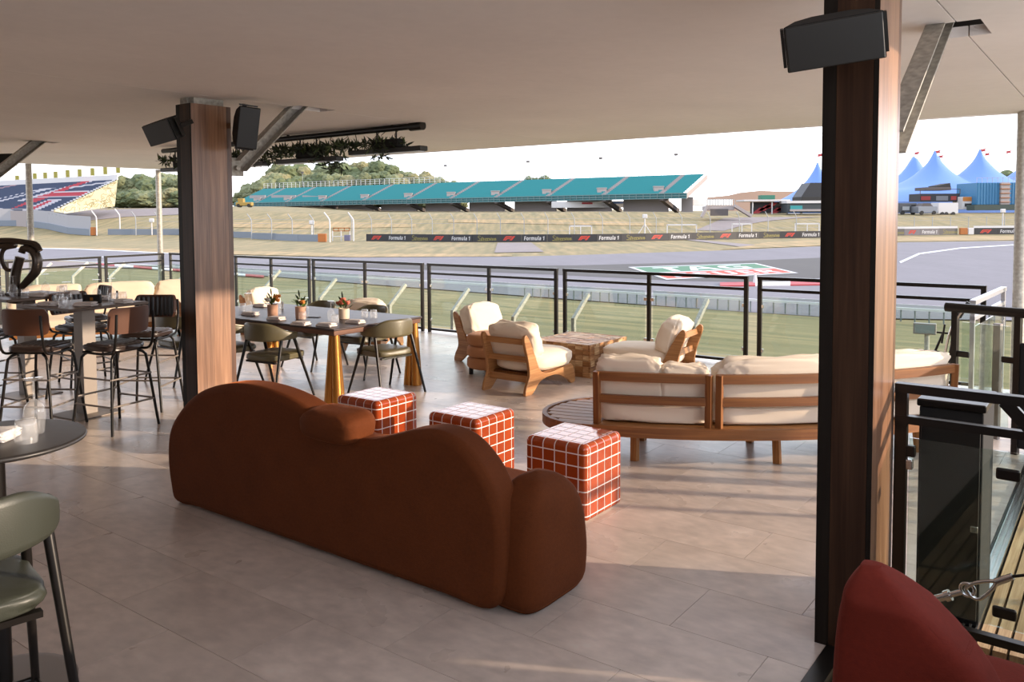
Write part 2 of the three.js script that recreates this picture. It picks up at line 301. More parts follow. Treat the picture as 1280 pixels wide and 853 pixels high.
{ // timber boards beyond the threshold, by the stair
  const deck = struct('floor', [0, 0, 0], TH, 'pale grooved timber decking beyond the black threshold', 'decking');
  for (let k = 0; k < 30; k++) { const a = -0.475 + k * 0.062; part('deck_board', bb(a, a + 0.05, -0.05, -0.012, -9.2, -3.99), M.deckPale, deck, { uv: 'z', off: k }); }
  for (let k = 0; k < 24; k++) { const a = -0.9 + k * 0.062; part('deck_board', bb(a, a + 0.05, -0.07, -0.03, -3.9, 2), M.deckPale, deck, { uv: 'z', off: k + 20 }); }
  part('deck_frame', [bb(-0.9, 2.4, -0.32, -0.075, -9.2, 2)], M.grout, deck);
  const th = struct('trim_1', [0, 0, 0], TH, 'black steel threshold edging along the floor', 'trim');
  part('edging', [bb(-0.985, -0.91, -0.06, 0.012, -3.58, 2), bb(-0.562, -0.552, -0.06, 0.004, -9.2, -4.0)], M.blackMetal, th);
  const tr = thing('floor_channel', 'bright aluminium channel track set along the edge of the timber decking', 'channel', [-0.515, 0, 0]);
  part('channel', [bb(-0.03, 0.03, -0.012, -0.006, -9.1, -4.0), bb(-0.03, -0.022, -0.012, 0.016, -9.1, -4.0), bb(0.022, 0.03, -0.012, 0.016, -9.1, -4.0), bb(-0.004, 0.004, -0.012, 0.016, -9.1, -4.0)], M.steel, tr);
}
{ // ceiling of large boards with open seams on the column lines and a slot for each brace
  const ceil = struct('ceiling', [0, 0, 0], TH, 'white boarded ceiling under the terrace roof', 'ceiling');
  const seams = [U0, -11.62, -6.2, -0.76, U1], slot = [[], [5.02, 5.42], [4.98, 5.42], [4.98, 5.42], []];
  for (let i = 0; i < 4; i++) {
    const a = seams[i] + (i ? 0.004 : 0), b = seams[i + 1] - (i < 3 ? 0.004 : 0), g = [], y0 = HC, y1 = HC + 0.06;
    const aa = slot[i].length ? a + 0.11 : a, b2 = slot[i + 1].length ? b - 0.11 : b;
    g.push(bb(aa, b2, y0, y1, -ROOF_V, -VB));
    if (slot[i].length) g.push(bb(a, aa, y0, y1, -slot[i][0], -VB), bb(a, aa, y0, y1, -ROOF_V, -slot[i][1]));
    if (slot[i + 1].length) g.push(bb(b2, b, y0, y1, -slot[i + 1][0], -VB), bb(b2, b, y0, y1, -ROOF_V, -slot[i + 1][1]));
    part('ceiling_panel', g, M.ceiling, ceil, { uv: 'x', off: i });
  }
  part('roof', [bb(U0, U1, HC + 0.3, HC + 0.5, -ROOF_V, -VB), bb(U0, U1, HC + 0.06, HC + 0.3, -ROOF_V, -ROOF_V + 0.06), bb(U0, U0 + 0.06, HC + 0.06, HC + 0.3, -ROOF_V, -VB)], M.concreteDark, ceil);
  part('edge_trim', [bb(U0 - 0.01, U1, HC - 0.012, HC + 0.5, -ROOF_V - 0.02, -ROOF_V)], M.white, ceil);
}
{ // walls out of view: behind the photographer, and an added parapet to the right, slit to shape the sun on the floor
  const w = struct('wall_back', [0, 0, 0], TH, 'dark painted wall at the back of the terrace', 'wall');
  part('wall', bb(U0, 0.82, -0.3, HC + 0.3, -VB, -VB + 0.2), M.wallDark, w);
  const r = struct('wall_sun_block', [0, 0, 0], TH, 'added unseen parapet that blocks the sun beside the decking', 'wall');
  part('wall', bb(0.62, 0.82, -0.3, 1.32, -3.97, -VB), M.wallPaint, r);
  part('sun_block_post', bb(0.62, 0.74, -0.3, 1.32, -4.17, -4.055), M.blackMetal, r);  // posts and the panel over them are added to cut the sun into slivers
  part('sun_block_post', bb(0.62, 0.74, -0.3, 1.32, -4.42, -4.235), M.blackMetal, r);
  part('sun_block_panel', bb(0.64, 0.72, 0.72, 1.32, -4.24, -3.97), M.blackMetal, r);
}
// ---------------------------------------------------------------- clad columns with speakers and braces
function column(u, v, label) {
  const a = 0.221, b = 0.386, top = HC - 0.055;
  const c = struct('column', B(u, v).toArray(), TH, label, 'column'); // origin at its near left corner
  part('core', bb(0.012, a - 0.012, 0, top, -b + 0.012, -0.012), M.blackMat, c);
  part('steel_head', [bb(0.03, a - 0.03, top, HC + 0.28, -b + 0.05, -0.05), bb(0.02, a - 0.1, top, HC + 0.28, -b + 0.03, -0.03)], M.galv, c);
  const lay = (w, n) => w.map((x, i) => [w.slice(0, i).reduce((p, q) => p + q, 0), x, n[i]]);
  let k = 0;
  for (const [o, w, m] of lay([0.056, 0.144, 0.021], [M.plankShadeDark, M.plankShadeBrown, M.plankShadeDark])) {  // near face in the darker set, painted as if in shade
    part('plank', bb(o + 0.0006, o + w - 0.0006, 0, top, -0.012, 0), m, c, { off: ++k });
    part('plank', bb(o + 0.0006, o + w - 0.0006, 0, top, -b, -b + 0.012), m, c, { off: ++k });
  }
  for (const [o, w, m] of lay([0.168, 0.172, 0.046], [M.plankLitTan, M.plankLitWarm, M.plankLitMid])) {  // right face in the lighter set, painted as if sunlit
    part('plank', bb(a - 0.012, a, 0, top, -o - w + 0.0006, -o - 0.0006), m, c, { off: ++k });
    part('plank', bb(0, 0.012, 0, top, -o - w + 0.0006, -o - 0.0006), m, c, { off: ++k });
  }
  return c;
}
const COLS = [[-6.543, 4.041], [-1.04, 3.591], [-11.95, 4.0]];
column(...COLS[0], 'wood-clad column standing behind the brown curved sofa');
column(...COLS[1], 'wood-clad column beside the glass-panelled stair railing and red armchair');
column(...COLS[2], 'wood-clad column at the far end near the high bar tables');
function brace(u, v0, h0, v1, h1, label) { // galvanised channel from the column up into its slot in the ceiling
  const t = thing('ceiling_brace', label, 'brace', [u, v0, 0], 0, null);
  const A = V3(0, h0, 0), E_ = V3(0, h1, -(v1 - v0));
  part('web', bar(A, E_, 0.012, 0.11), M.galv, t, { uv: 'z' });
  part('flange', [bar(A.clone().add(V3(0.045, 0.045, 0.03)), E_.clone().add(V3(0.045, 0.045, 0.03)), 0.09, 0.01), bar(A.clone().add(V3(0.045, -0.045, -0.03)), E_.clone().add(V3(0.045, -0.045, -0.03)), 0.09, 0.01)], M.galv, t, { uv: 'z' });
  part('fixing_plate', [bb(0.0, 0.012, h0 - 0.09, h0 + 0.07, -0.05, 0.1), cyl(0.022, 0.022, 0.05).rotateZ(Math.PI / 2).translate(0.03, h0 - 0.02, 0.03)], M.galv, t);
}
brace(-6.34, 4.50, 2.30, 5.24, HC + 0.12, 'galvanised steel brace rising from the column behind the sofa');
brace(-0.90, 4.04, 2.17, 5.25, HC + 0.12, 'galvanised steel brace rising from the column by the stair railing');
brace(-11.62, 4.45, 2.25, 5.30, HC + 0.12, 'galvanised steel brace above the high bar tables');
function speaker(label, p, quat, cable) { // loudspeaker: curved top, tapering back, U bracket
  const t = wthing('loudspeaker', label, 'speaker', p, 0);
  t.quaternion.copy(quat);
  const s = [[-0.17, 0], [0.17, 0], [0.135, -0.1], [0.07, -0.155], [-0.07, -0.155], [-0.135, -0.1]]; // plan, front at y = 0
  const cab = new THREE.ExtrudeGeometry(new THREE.Shape(s.map(([x, y]) => new THREE.Vector2(x, y))), { depth: 0.165, bevelEnabled: true, bevelThickness: 0.006, bevelSize: 0.006, bevelSegments: 2 }).rotateX(-Math.PI / 2).rotateX(Math.PI).translate(0, 0.0825, 0);
  part('cabinet', cab.translate(0, 0, 0), M.blackMat, t);
  part('grille', rb(0.345, 0.172, 0.012, 0.005, 0, 0, 0.012), M.black, t);
  part('bracket', [bx(0.012, 0.15, 0.035, 0.185, 0, -0.06), bx(0.012, 0.15, 0.035, -0.185, 0, -0.06), bx(0.38, 0.035, 0.012, 0, 0.0, -0.19), bx(0.012, 0.035, 0.14, 0.185, 0, -0.125), bx(0.012, 0.035, 0.14, -0.185, 0, -0.125), bx(0.05, 0.03, 0.1, 0, 0, -0.22)], M.blackMetal, t);
  if (cable) part('cable', cable(t), M.cable, t);
  return t;
}
const face = (az, pitch, roll = 0) => new THREE.Quaternion().setFromEuler(new THREE.Euler(pitch, az, roll, 'YXZ'));
speaker('black loudspeaker clamped high on the column by the stair railing', atD(1043, 53, 3.2).toArray(), face(-0.32, 0.35, 0.11));
speaker('black loudspeaker pointing sideways from the column behind the brown sofa', atD(200, 166, 6.75).toArray(), face(-0.55, 0.4, 0.12));
speaker('upright black loudspeaker hung beside the foliage rail at the sofa column', atD(310, 160, 7.1).toArray(), face(0.55, 0.18, Math.PI / 2 - 0.08));
speaker('black loudspeaker on the far column above the high bar tables', atD(-2, 201, 11.0).toArray(), face(0.1, 0.1, 0.03));
// slim round posts that carry the roof edge
function post(u, v, label) { const t = thing('roof_post', label, 'post', [u, v, 0], 0, null); part('tube', cyl(0.055, 0.055, HC - 0.012 + 0.0, 0, (HC - 0.012) / 2, 0, 20), M.galv, t); part('base_plate', rb(0.2, 0.014, 0.2, 0.004, 0, 0.007, 0), M.galv, t); }
post(-16.42, 9.70, 'slim grey steel post at the railing corner behind the pale lounge sofa');
post(-16.35, 7.10, 'slim grey steel post beyond the twisted dark sculpture');
post(-0.86, 9.70, 'slim grey steel post beside the silver handrail by the stair');
// infrared heater rail with foliage
{
  const v = 6.7, rail = thing('heater_rail', 'black ceiling rail wound with leafy foliage beside the column', 'rail', [0, v, 0]);
  const at = (px, py) => onV(px, py, v), a = at(527, 157), b = at(204, 189);
  part('tube', rod(V3(a[0], a[2], 0), V3(b[0], b[2], 0), 0.035, 0.035, 12), M.blackMetal, rail);
  part('end_cap', rod(V3(a[0] - 0.16, a[2] - 0.002, 0), V3(a[0] + 0.02, a[2], 0), 0.05, 0.05, 14), M.blackMetal, rail);
  part('ceiling_bracket', [-6.6, -8.4, -10.2].map((u) => rod(V3(u, lerp(a[2], b[2], (u - a[0]) / (b[0] - a[0])), 0), V3(u, HC, 0), 0.018)), M.blackMetal, rail);
  const hs = [[440, 530, 191, 186, 470], [349, 425, 202, 199, 383], [262, 334, 208, 205.5, 300], [205, 250, 213, 210, 232]];
  const place = ['end of the foliage rail', 'middle of the foliage rail', 'stretch of the foliage rail behind the column brace', 'far end of the foliage rail'];
  hs.forEach(([x0, x1, y0, y1], i) => {
    const p = at(x0, y0), q = at(x1, y1), mu = (p[0] + q[0]) / 2, mh = (p[2] + q[2]) / 2;
    const t = thing('infrared_heater', `long black infrared heater hanging under the ${place[i]}`, 'heater', [mu, v, 0]);
    const y = lerp(a[2], b[2], (mu - a[0]) / (b[0] - a[0])), L = Math.abs(q[0] - p[0]);
    part('body', rb(L, 0.055, 0.13, 0.012, 0, mh, 0), M.black, t);
    part('reflector', [bx(L * 0.94, 0.008, 0.1, 0, mh - 0.03, 0)], M.alu, t);
    part('control_box', rb(L * 0.36, 0.1, 0.11, 0.02, 0.02, mh + 0.075, 0), M.blackMat, t);
    part('hanger', [rod(V3(0.15, mh + 0.1, 0), V3(0.15, y, 0), 0.01), rod(V3(-0.15, mh + 0.1, 0), V3(-0.15, y, 0), 0.01)], M.blackMetal, t);
  });
  // foliage: stems and leaves of their own, joined by tone
  const gr = thing('foliage_garland', 'dark green leafy garland trailing along the heater rail', 'garland', [0, v, 0]);
  const leafG = (() => { const s = new THREE.Shape(); s.moveTo(0, 0); s.quadraticCurveTo(0.016, 0.03, 0, 0.075); s.quadraticCurveTo(-0.016, 0.03, 0, 0); const g = new THREE.ShapeGeometry(s, 4); const p = g.attributes.position; for (let i = 0; i < p.count; i++) p.setZ(i, 0.25 * Math.abs(p.getX(i)) - p.getY(i) ** 2 * 1.2); g.computeVertexNormals(); return flat(g); })();
  const leaves = [[], [], []], stems = [];
  const clumps = [[445, 172, 0.1, 60], [468, 170, 0.13, 90], [482, 182, 0.12, 70], [475, 190, 0.08, 40], [432, 175, 0.12, 90], [415, 178, 0.1, 60], [395, 182, 0.1, 60], [383, 176, 0.12, 90], [400, 192, 0.12, 70], [415, 200, 0.1, 70], [414, 209, 0.06, 24], [360, 182, 0.1, 60], [345, 190, 0.12, 90], [330, 196, 0.12, 80], [312, 198, 0.12, 60], [300, 190, 0.1, 60], [295, 200, 0.1, 40], [212, 196, 0.12, 60], [225, 200, 0.12, 50], [498, 178, 0.06, 30], [375, 180, 0.12, 70]];
  for (const [px, py, r, n] of clumps) {
    const c = at(px, py), base = V3(c[0], lerp(a[2], b[2], (c[0] - a[0]) / (b[0] - a[0])) - 0.03, 0);
    const cc = V3(c[0], c[2], rr(-0.05, 0.05));
    stems.push(tube([base, base.clone().lerp(cc, 0.5).add(V3(rr(-0.05, 0.05), 0.02, rr(-0.05, 0.05))), cc], 0.004, 8, 4));
    for (let k = 0; k < n; k++) {
      const g = leafG.clone(), s = rr(0.9, 1.7);
      g.scale(s, s, s).applyQuaternion(new THREE.Quaternion().setFromEuler(new THREE.Euler(rr(-2.6, 2.6), rr(0, 6.28), rr(-1.2, 1.2))));
      const w = V3(rr(-1, 1), rr(-1, 1), rr(-1, 1)).multiplyScalar(r); g.translate(cc.x + w.x * 1.3, Math.min(cc.y + w.y * 0.8, HC - 0.2), cc.z + w.z);
      leaves[k % 3].push(g);
    }
  }
  leaves.forEach((l, i) => part('leaves', l, M.leafDark[i], gr, { raw: true, kind: 'stuff' }));
  part('stems', stems, M.trunk, gr);
}
// ---------------------------------------------------------------- railings
function railPanel(name, label, a, b, o = {}) { // one welded frame with clamped glass, from a to b (u, v)
  const [u0, v0] = a, [u1, v1] = b, L = Math.hypot(u1 - u0, v1 - v0), ang = Math.atan2(v1 - v0, u1 - u0);
  const t = thing(name, label, 'railing', [u0, v0, 0], ang, o.group || 'glass railing frames along the terrace front');
  const m = o.m || M.blackMetal, P = 0.05, n = o.bays || 2, H = 1.1, H2 = 0.94, G0 = 0.11, G1 = 0.86;
  part('top_rail', bx(L, 0.04, P, L / 2, H - 0.02, 0), m, t);
  part('middle_rail', bx(L, 0.035, 0.04, L / 2, H2, 0), m, t);
  part('bottom_rail', bx(L, 0.035, 0.04, L / 2, 0.05, 0), m, t);
  for (let i = 0; i <= n; i++) { const x = clamp(L * i / n, P / 2, L - P / 2); part('post', bx(P, H - 0.04, P * 0.7, x, (H - 0.04) / 2, 0), m, t); }
  for (let i = 0; i < n; i++) {
    const x0 = L * i / n + 0.06, x1 = L * (i + 1) / n - 0.06;
    const g = part('glass_pane', bb(x0, x1, G0, G1, -0.005, 0.005), M.glass, t);
    for (const [x, s] of [[x0, -1], [x1, 1]]) for (const y of [0.2, 0.74]) part('clamp', rb(0.055, 0.045, 0.03, 0.006, x + s * 0.012, y, 0), M.steel, g);
  }
  return t;
}
{
  const V = 9.84, pu = [[-16.3, -14.1], [-14.02, -11.8], [-11.73, -9.05], [-8.95, -6.48], [-6.38, -3.7], [-3.58, -1.16]];
  const what = ['at the corner post behind the pale sofa', 'behind the wood-clad column and lounge chairs', 'behind the dining table', 'behind the olive dining chair at the table end', 'behind the wood-block coffee table', 'behind the curved teak bench'];
  pu.forEach(([p, q], i) => railPanel('railing_panel', `black framed glass railing panel ${what[i]}`, [p, V], [q, V]));
  railPanel('railing_panel', 'slender glass railing panel running back from the corner post', [-16.3, 9.7], [-16.12, 8.35], { bays: 1 });
  railPanel('railing_panel', 'slender glass railing panel beyond the twisted sculpture', [-16.08, 8.25], [-15.75, 6.4], { bays: 1 });
  railPanel('railing_panel', 'slender glass railing panel at the far end behind the bar tables', [-15.72, 6.3], [-15.4, 4.2], { bays: 1 });
  railPanel('stair_railing', 'bright aluminium railing frame running outwards at the stair head', [-1.06, 8.12], [-1.0, 9.8], { bays: 1, m: M.alu, group: 'railings round the stair' });
  // the near frame beside the column, with bracketed glass
  const t = railPanel('stair_railing', 'black steel railing with large glass pane right beside the column and red armchair', [-0.81, 3.97], [0.4, 3.93], { bays: 1, group: 'railings round the stair' });
  part('diagonal_stay', bar(V3(0.42, 1.07, 0.0), V3(1.0, 0.45, 0.0), 0.03, 0.05), M.blackMetal, t);
  part('side_clamp', [rb(0.05, 0.05, 0.03, 0.006, 0.06, 0.80, 0), rb(0.09, 0.05, 0.02, 0.012, 0.44, 0.765, 0), rb(0.09, 0.05, 0.02, 0.012, 0.44, 0.175, 0)], M.blackMetal, t);
  // further handrail across the stair head
  const s = thing('stair_handrail', 'thick black round handrail on two posts in front of the silver railing', 'handrail', [-1.17, 7.52, 0], -0.3);
  part('rail', rod(V3(0, 1.09, 0), V3(0.75, 1.09, 0), 0.038, 0.038, 16), M.blackMetal, s);
  part('post', bx(0.045, 1.08, 0.045, 0.075, 0.54, 0), M.blackMetal, s); part('post', bx(0.045, 1.08, 0.045, 0.545, 0.54, 0), M.blackMetal, s);
  const g = part('glass_pane', bb(0.13, 0.49, 0.12, 0.98, -0.005, 0.005), M.glass, s);
  for (const [x, w] of [[0.14, 1], [0.48, -1]]) part('clamp', rb(0.1, 0.05, 0.022, 0.01, x + 0.0 * w, 0.72, 0), M.blackMetal, g);
  part('steel_upright', [bx(0.055, 0.95, 0.05, 0.25, 0.475, -0.35), bx(0.045, 0.95, 0.04, 0.46, 0.475, -0.5)], M.leg, s);
  part('black_panel', bb(0.545, 0.95, 0.05, 0.86, -0.03, 0.0), M.blackMat, s);
}
{ // outer side of the stair, right of the picture: its posts throw the bands of shade on the floor
  const t = thing('stair_railing', 'outer black railing of the stair with upright posts', 'railing', [1.1, 0, 0], 0, 'railings round the stair');
  part('top_rail', bb(-0.025, 0.025, 1.05, 1.1, -9.4, -5.2), M.blackMetal, t); part('bottom_rail', bb(-0.02, 0.02, 0.06, 0.1, -9.4, -5.2), M.blackMetal, t);
  for (const [v, w] of [[5.3, 0.05], [6.42, 0.05], [6.78, 0.09], [7.12, 0.14], [7.4, 0.05], [7.62, 0.07], [8.3, 0.05], [9.3, 0.05]]) part('post', bb(-0.02, 0.02, -0.02, 1.06, -v - w / 2, -v + w / 2), M.blackMetal, t);
}
{ // black cabinet behind the near glass, and the rest of the things round the stair head
  const t = thing('service_cabinet', 'tall narrow black cabinet standing behind the stair glass', 'cabinet', [-0.745, 4.32, 0], 0);
  part('body', rb(0.26, 0.97, 0.36, 0.008, 0.13, 0.485, -0.0), M.blackMat, t);
  part('lid', rb(0.28, 0.035, 0.38, 0.008, 0.13, 0.988, 0), M.blackMetal, t);
  part('door', rb(0.24, 0.86, 0.014, 0.004, 0.13, 0.46, 0.186), M.black, t);
  part('latch', rb(0.03, 0.03, 0.014, 0.004, 0.235, 0.45, 0.2), M.steel, t);
  const c = thing('wire_rope', 'steel wire rope with thimble and turnbuckle above the red armchair', 'cable', [0, 3.78, 0]);
  const p = (px, py) => { const q = onV(px, py, 3.78); return V3(q[0], q[2], 0); };
  const A = p(1166, 750), S = p(1212, 738), E2 = p(1245, 728), Z = p(1300, 708);
  part('turnbuckle', [rod(A, p(1182, 746), 0.016, 0.016, 12), rod(p(1182, 746), p(1188, 744), 0.024, 0.024, 8), rod(p(1188, 744), p(1203, 740), 0.012, 0.012, 12)], M.steel, c);
  part('shackle', new THREE.TorusGeometry(0.026, 0.007, 8, 20).translate(S.x - 0.008, S.y, 0), M.steel, c);
  part('thimble', tube([S.clone().add(V3(-0.014, 0, 0)), S.clone().add(V3(0.02, 0.035, 0)), E2, S.clone().add(V3(0.03, -0.03, 0))], 0.008, 30, 8, true), M.steel, c);
  part('ferrule', rod(E2, p(1266, 721), 0.016, 0.014, 12), M.steel, c);
  part('rope', rod(p(1266, 721), V3(0.55, Z.y + (0.55 - Z.x) * 0.36, 0), 0.006), M.blackMetal, c); part('tail', rod(A, V3(-0.81, A.y - 0.02, 0), 0.006), M.blackMetal, c);
}

// ================================================================ FURNITURE
// upholstered band bent round an arc; angle 0 is the back (+z), front is -z
function shellBand(rx, rz, a0, a1, yb, yt, th, n = 40) {
  const P = [], I = [], K = 12, ring = (x, z, nx, nz, y0, y1) => { const o = []; for (let k = 0; k < K; k++) { const t = k / K * 2 * Math.PI, e = 0.55, c = Math.sign(Math.cos(t)) * Math.abs(Math.cos(t)) ** e, s = Math.sign(Math.sin(t)) * Math.abs(Math.sin(t)) ** e; o.push(x + nx * c * th / 2, (y0 + y1) / 2 + s * (y1 - y0) / 2, z + nz * c * th / 2); } return o; };
  for (let i = 0; i <= n; i++) { const a = lerp(a0, a1, i / n), x = Math.sin(a) * rx, z = Math.cos(a) * rz, l = Math.hypot(Math.sin(a) / rx, Math.cos(a) / rz); P.push(...ring(x, z, Math.sin(a) / rx / l, Math.cos(a) / rz / l, yb(a), yt(a))); }
  for (let i = 0; i < n; i++) for (let k = 0; k < K; k++) { const a = i * K + k, b = i * K + (k + 1) % K, c = a + K, d = b + K; I.push(a, b, d, a, d, c); }
  for (const e of [0, n]) { const c = P.length / 3; let x = 0, y = 0, z = 0; for (let k = 0; k < K; k++) { x += P[(e * K + k) * 3]; y += P[(e * K + k) * 3 + 1]; z += P[(e * K + k) * 3 + 2]; } P.push(x / K, y / K, z / K); for (let k = 0; k < K; k++) { const a = e * K + k, b = e * K + (k + 1) % K; e ? I.push(c, a, b) : I.push(c, b, a); } }
  const g = new THREE.BufferGeometry(); g.setAttribute('position', new THREE.Float32BufferAttribute(P, 3)); g.setIndex(I); g.computeVertexNormals(); return g;
}
{ // brown curved sofa, seen from behind
  const t = thing('curved_sofa', 'long rust-brown velvet sofa with a wavy two-humped back', 'sofa', [-3.58, 2.95, 0]);
  const near = [[-4.93, 0.012], [-4.975, 0.12], [-4.998, 0.298], [-4.97, 0.487], [-4.86, 0.645], [-4.65, 0.79], [-4.33, 0.88], [-3.99, 0.896], [-3.68, 0.862], [-3.42, 0.79], [-3.23, 0.738], [-3.05, 0.732], [-2.88, 0.776], [-2.72, 0.826], [-2.565, 0.85], [-2.42, 0.823], [-2.3, 0.738], [-2.212, 0.607], [-2.17, 0.451], [-2.168, 0.231], [-2.195, 0.07], [-2.26, 0.012]];
  const o = near.map(([x, y]) => [x * lerp(1, 1.04, smooth(-4.4, -2.4, x)), y < 0.1 ? y : lerp(y, 1.85 - (1.85 - y) * 1.035, smooth(0.3, 0.7, y))]);
  const dense = []; o.forEach((p, i) => { dense.push([p[0] + 3.58, p[1]]); if (i === o.length - 1) for (let k = 1; k < 10; k++) dense.push([lerp(p[0], o[0][0], k / 10) + 3.58, 0.012]); });
  part('backrest', soft(prism(dense, 0.2, 0.05, true, 6)).translate(0, 0, -0.1), M.velvet, t);
  part('seat', [rb(2.36, 0.34, 0.66, 0.12, 0.02, 0.25, -0.55, 5)], M.velvet, t);
  const ag = slices([[0.012, 0.1, 0.575, 0.24], [0.05, 0.075, 0.6, 0.285], [0.2, 0.07, 0.61, 0.3], [0.36, 0.078, 0.585, 0.3], [0.45, 0.095, 0.55, 0.29], [0.52, 0.125, 0.51, 0.26], [0.57, 0.18, 0.46, 0.2], [0.6, 0.235, 0.41, 0.13], [0.617, 0.31, 0.34, 0.02]]).rotateY(Math.PI / 2);
  part('arm', ag.clone().translate(1.315, 0, 0.015), M.velvet, t);
  part('arm', ag.clone().translate(-1.2, 0, -0.15), M.velvet, t);
  part('headrest', cushion(0.42, 0.165, 0.26, 0.6, 0.5, 0.003, 3).rotateX(0.1).translate(0.185, 0.735, -0.05), M.velvet, t, { label: 'small oval headrest cushion saddling the dip of the back' });
}
// ---------------------------------------------------------------- tiled cube stools
{
  const Wd = 0.445, Hh = 0.47, R = 0.034, G = 0.0075, E0 = 0.052, TS = (Wd - 2 * E0) / 4, RH = 0.0752;
  const h = Wd / 2, lim = [h - R, Hh / 2 - R, h - R];
  const map = (x, y, z, out) => { const c = [clamp(x, -lim[0], lim[0]), clamp(y, -lim[1], lim[1]), clamp(z, -lim[2], lim[2])]; const d = V3(x - c[0], y - c[1], z - c[2]).normalize(); return [c[0] + d.x * (R + out), c[1] + d.y * (R + out), c[2] + d.z * (R + out), d.x, d.y, d.z]; };
  // side s in 0..3, along a in -h..h, height y; or the top with (x, z)
  const sideP = (s, a, y) => [[a, y, h], [h, y, -a], [-a, y, -h], [-h, y, a]][s];
  const patch = (fn, a0, a1, b0, b1, out = 0.0018) => {
    const n = 5, P = [], N = [], I = [];
    for (let i = 0; i <= n; i++) for (let j = 0; j <= n; j++) { const q = map(...fn(lerp(a0, a1, i / n), lerp(b0, b1, j / n)), out); P.push(q[0], q[1] + Hh / 2, q[2]); N.push(q[3], q[4], q[5]); }
    const at3 = (k) => V3(P[k * 3], P[k * 3 + 1], P[k * 3 + 2]), m = 2 * (n + 1) + 2, fn2 = at3(m + n + 1).sub(at3(m)).cross(at3(m + 1).sub(at3(m))), flip = fn2.dot(V3(N[m * 3], N[m * 3 + 1], N[m * 3 + 2])) < 0;
    for (let i = 0; i < n; i++) for (let j = 0; j < n; j++) { const a = i * (n + 1) + j, b = a + n + 1; flip ? I.push(a, b + 1, b, a, a + 1, b + 1) : I.push(a, b, b + 1, a, b + 1, a + 1); }
    const g = new THREE.BufferGeometry(); g.setAttribute('position', new THREE.Float32BufferAttribute(P, 3)); g.setAttribute('normal', new THREE.Float32BufferAttribute(N, 3)); g.setAttribute('uv', new THREE.Float32BufferAttribute(new Float32Array(P.length / 3 * 2), 2)); g.setIndex(I); return flat(g);
  };
  const t = thing('tiled_cube_stool', 'terracotta tiled cube stool beside the end of the curved teak bench', 'stool', [-2.785, 4.415, 0], 0, 'terracotta tiled cube stools');
  part('grout_body', rb(Wd, Hh, Wd, R, 0, Hh / 2, 0, 5), M.whiteGrout, t, { label: 'white grout between the tiles' });
  const lines = [0, 1, 2, 3, 4].map((k) => -h + E0 + k * TS), rows = []; // row boundaries from below the rounded top edge down
  for (let y = Hh / 2 - 0.056; y > -Hh / 2; y -= RH) rows.push(y); rows.push(-Hh / 2 + 0.0);
  const tiles = [];
  for (let s = 0; s < 4; s++) {
    const f = (a, y) => sideP(s, a, y), f2 = (a, y) => sideP((s + 1) % 4, a, y);
    for (let r = 0; r + 1 < rows.length; r++) {
      const y1 = rows[r] - G / 2, y0 = Math.max(rows[r + 1] + G / 2, -Hh / 2 + 0.004); if (y1 - y0 < 0.012) continue;
      for (let c = 0; c < 4; c++) tiles.push([patch(f, lines[c] + G / 2, lines[c + 1] - G / 2, y0, y1)]);
      tiles.push([patch(f, lines[4] + G / 2, h, y0, y1), patch(f2, -h, lines[0] - G / 2, y0, y1)]);
    }
    const tf = [(a, b) => [a, Hh / 2, h - b], (a, b) => [h - b, Hh / 2, -a], (a, b) => [-a, Hh / 2, -h + b], (a, b) => [-h + b, Hh / 2, a]][s];
    const tn = [(a, b) => [h - b, Hh / 2, -a], (a, b) => [-a, Hh / 2, -h + b], (a, b) => [-h + b, Hh / 2, a], (a, b) => [a, Hh / 2, h - b]][s];
    const y0 = rows[0] + G / 2, y1 = Hh / 2;
    for (let c = 0; c < 4; c++) tiles.push([patch(f, lines[c] + G / 2, lines[c + 1] - G / 2, y0, y1), patch(tf, lines[c] + G / 2, lines[c + 1] - G / 2, 0, E0 - G / 2)]);
    tiles.push([patch(f, lines[4] + G / 2, h, y0, y1), patch(f2, -h, lines[0] - G / 2, y0, y1), patch(tf, lines[4] + G / 2, h, 0, E0 - G / 2)]);
  }
  for (let i = 0; i < 4; i++) for (let j = 0; j < 4; j++) tiles.push([patch((x, z) => [x, Hh / 2, z], lines[i] + G / 2, lines[i + 1] - G / 2, lines[j] + G / 2, lines[j + 1] - G / 2)]);
  tiles.forEach((g, i) => part('tile', g, M.terracotta[(i * 7 + (i >> 2)) % 3], t, { raw: true }));
  copy(t, -3.71, 4.525, 0, 0, 'terracotta tiled cube stool in the middle of the row of three');
  copy(t, -4.66, 4.525, 0, 0, 'terracotta tiled cube stool beside the brass legs of the dining table');
}
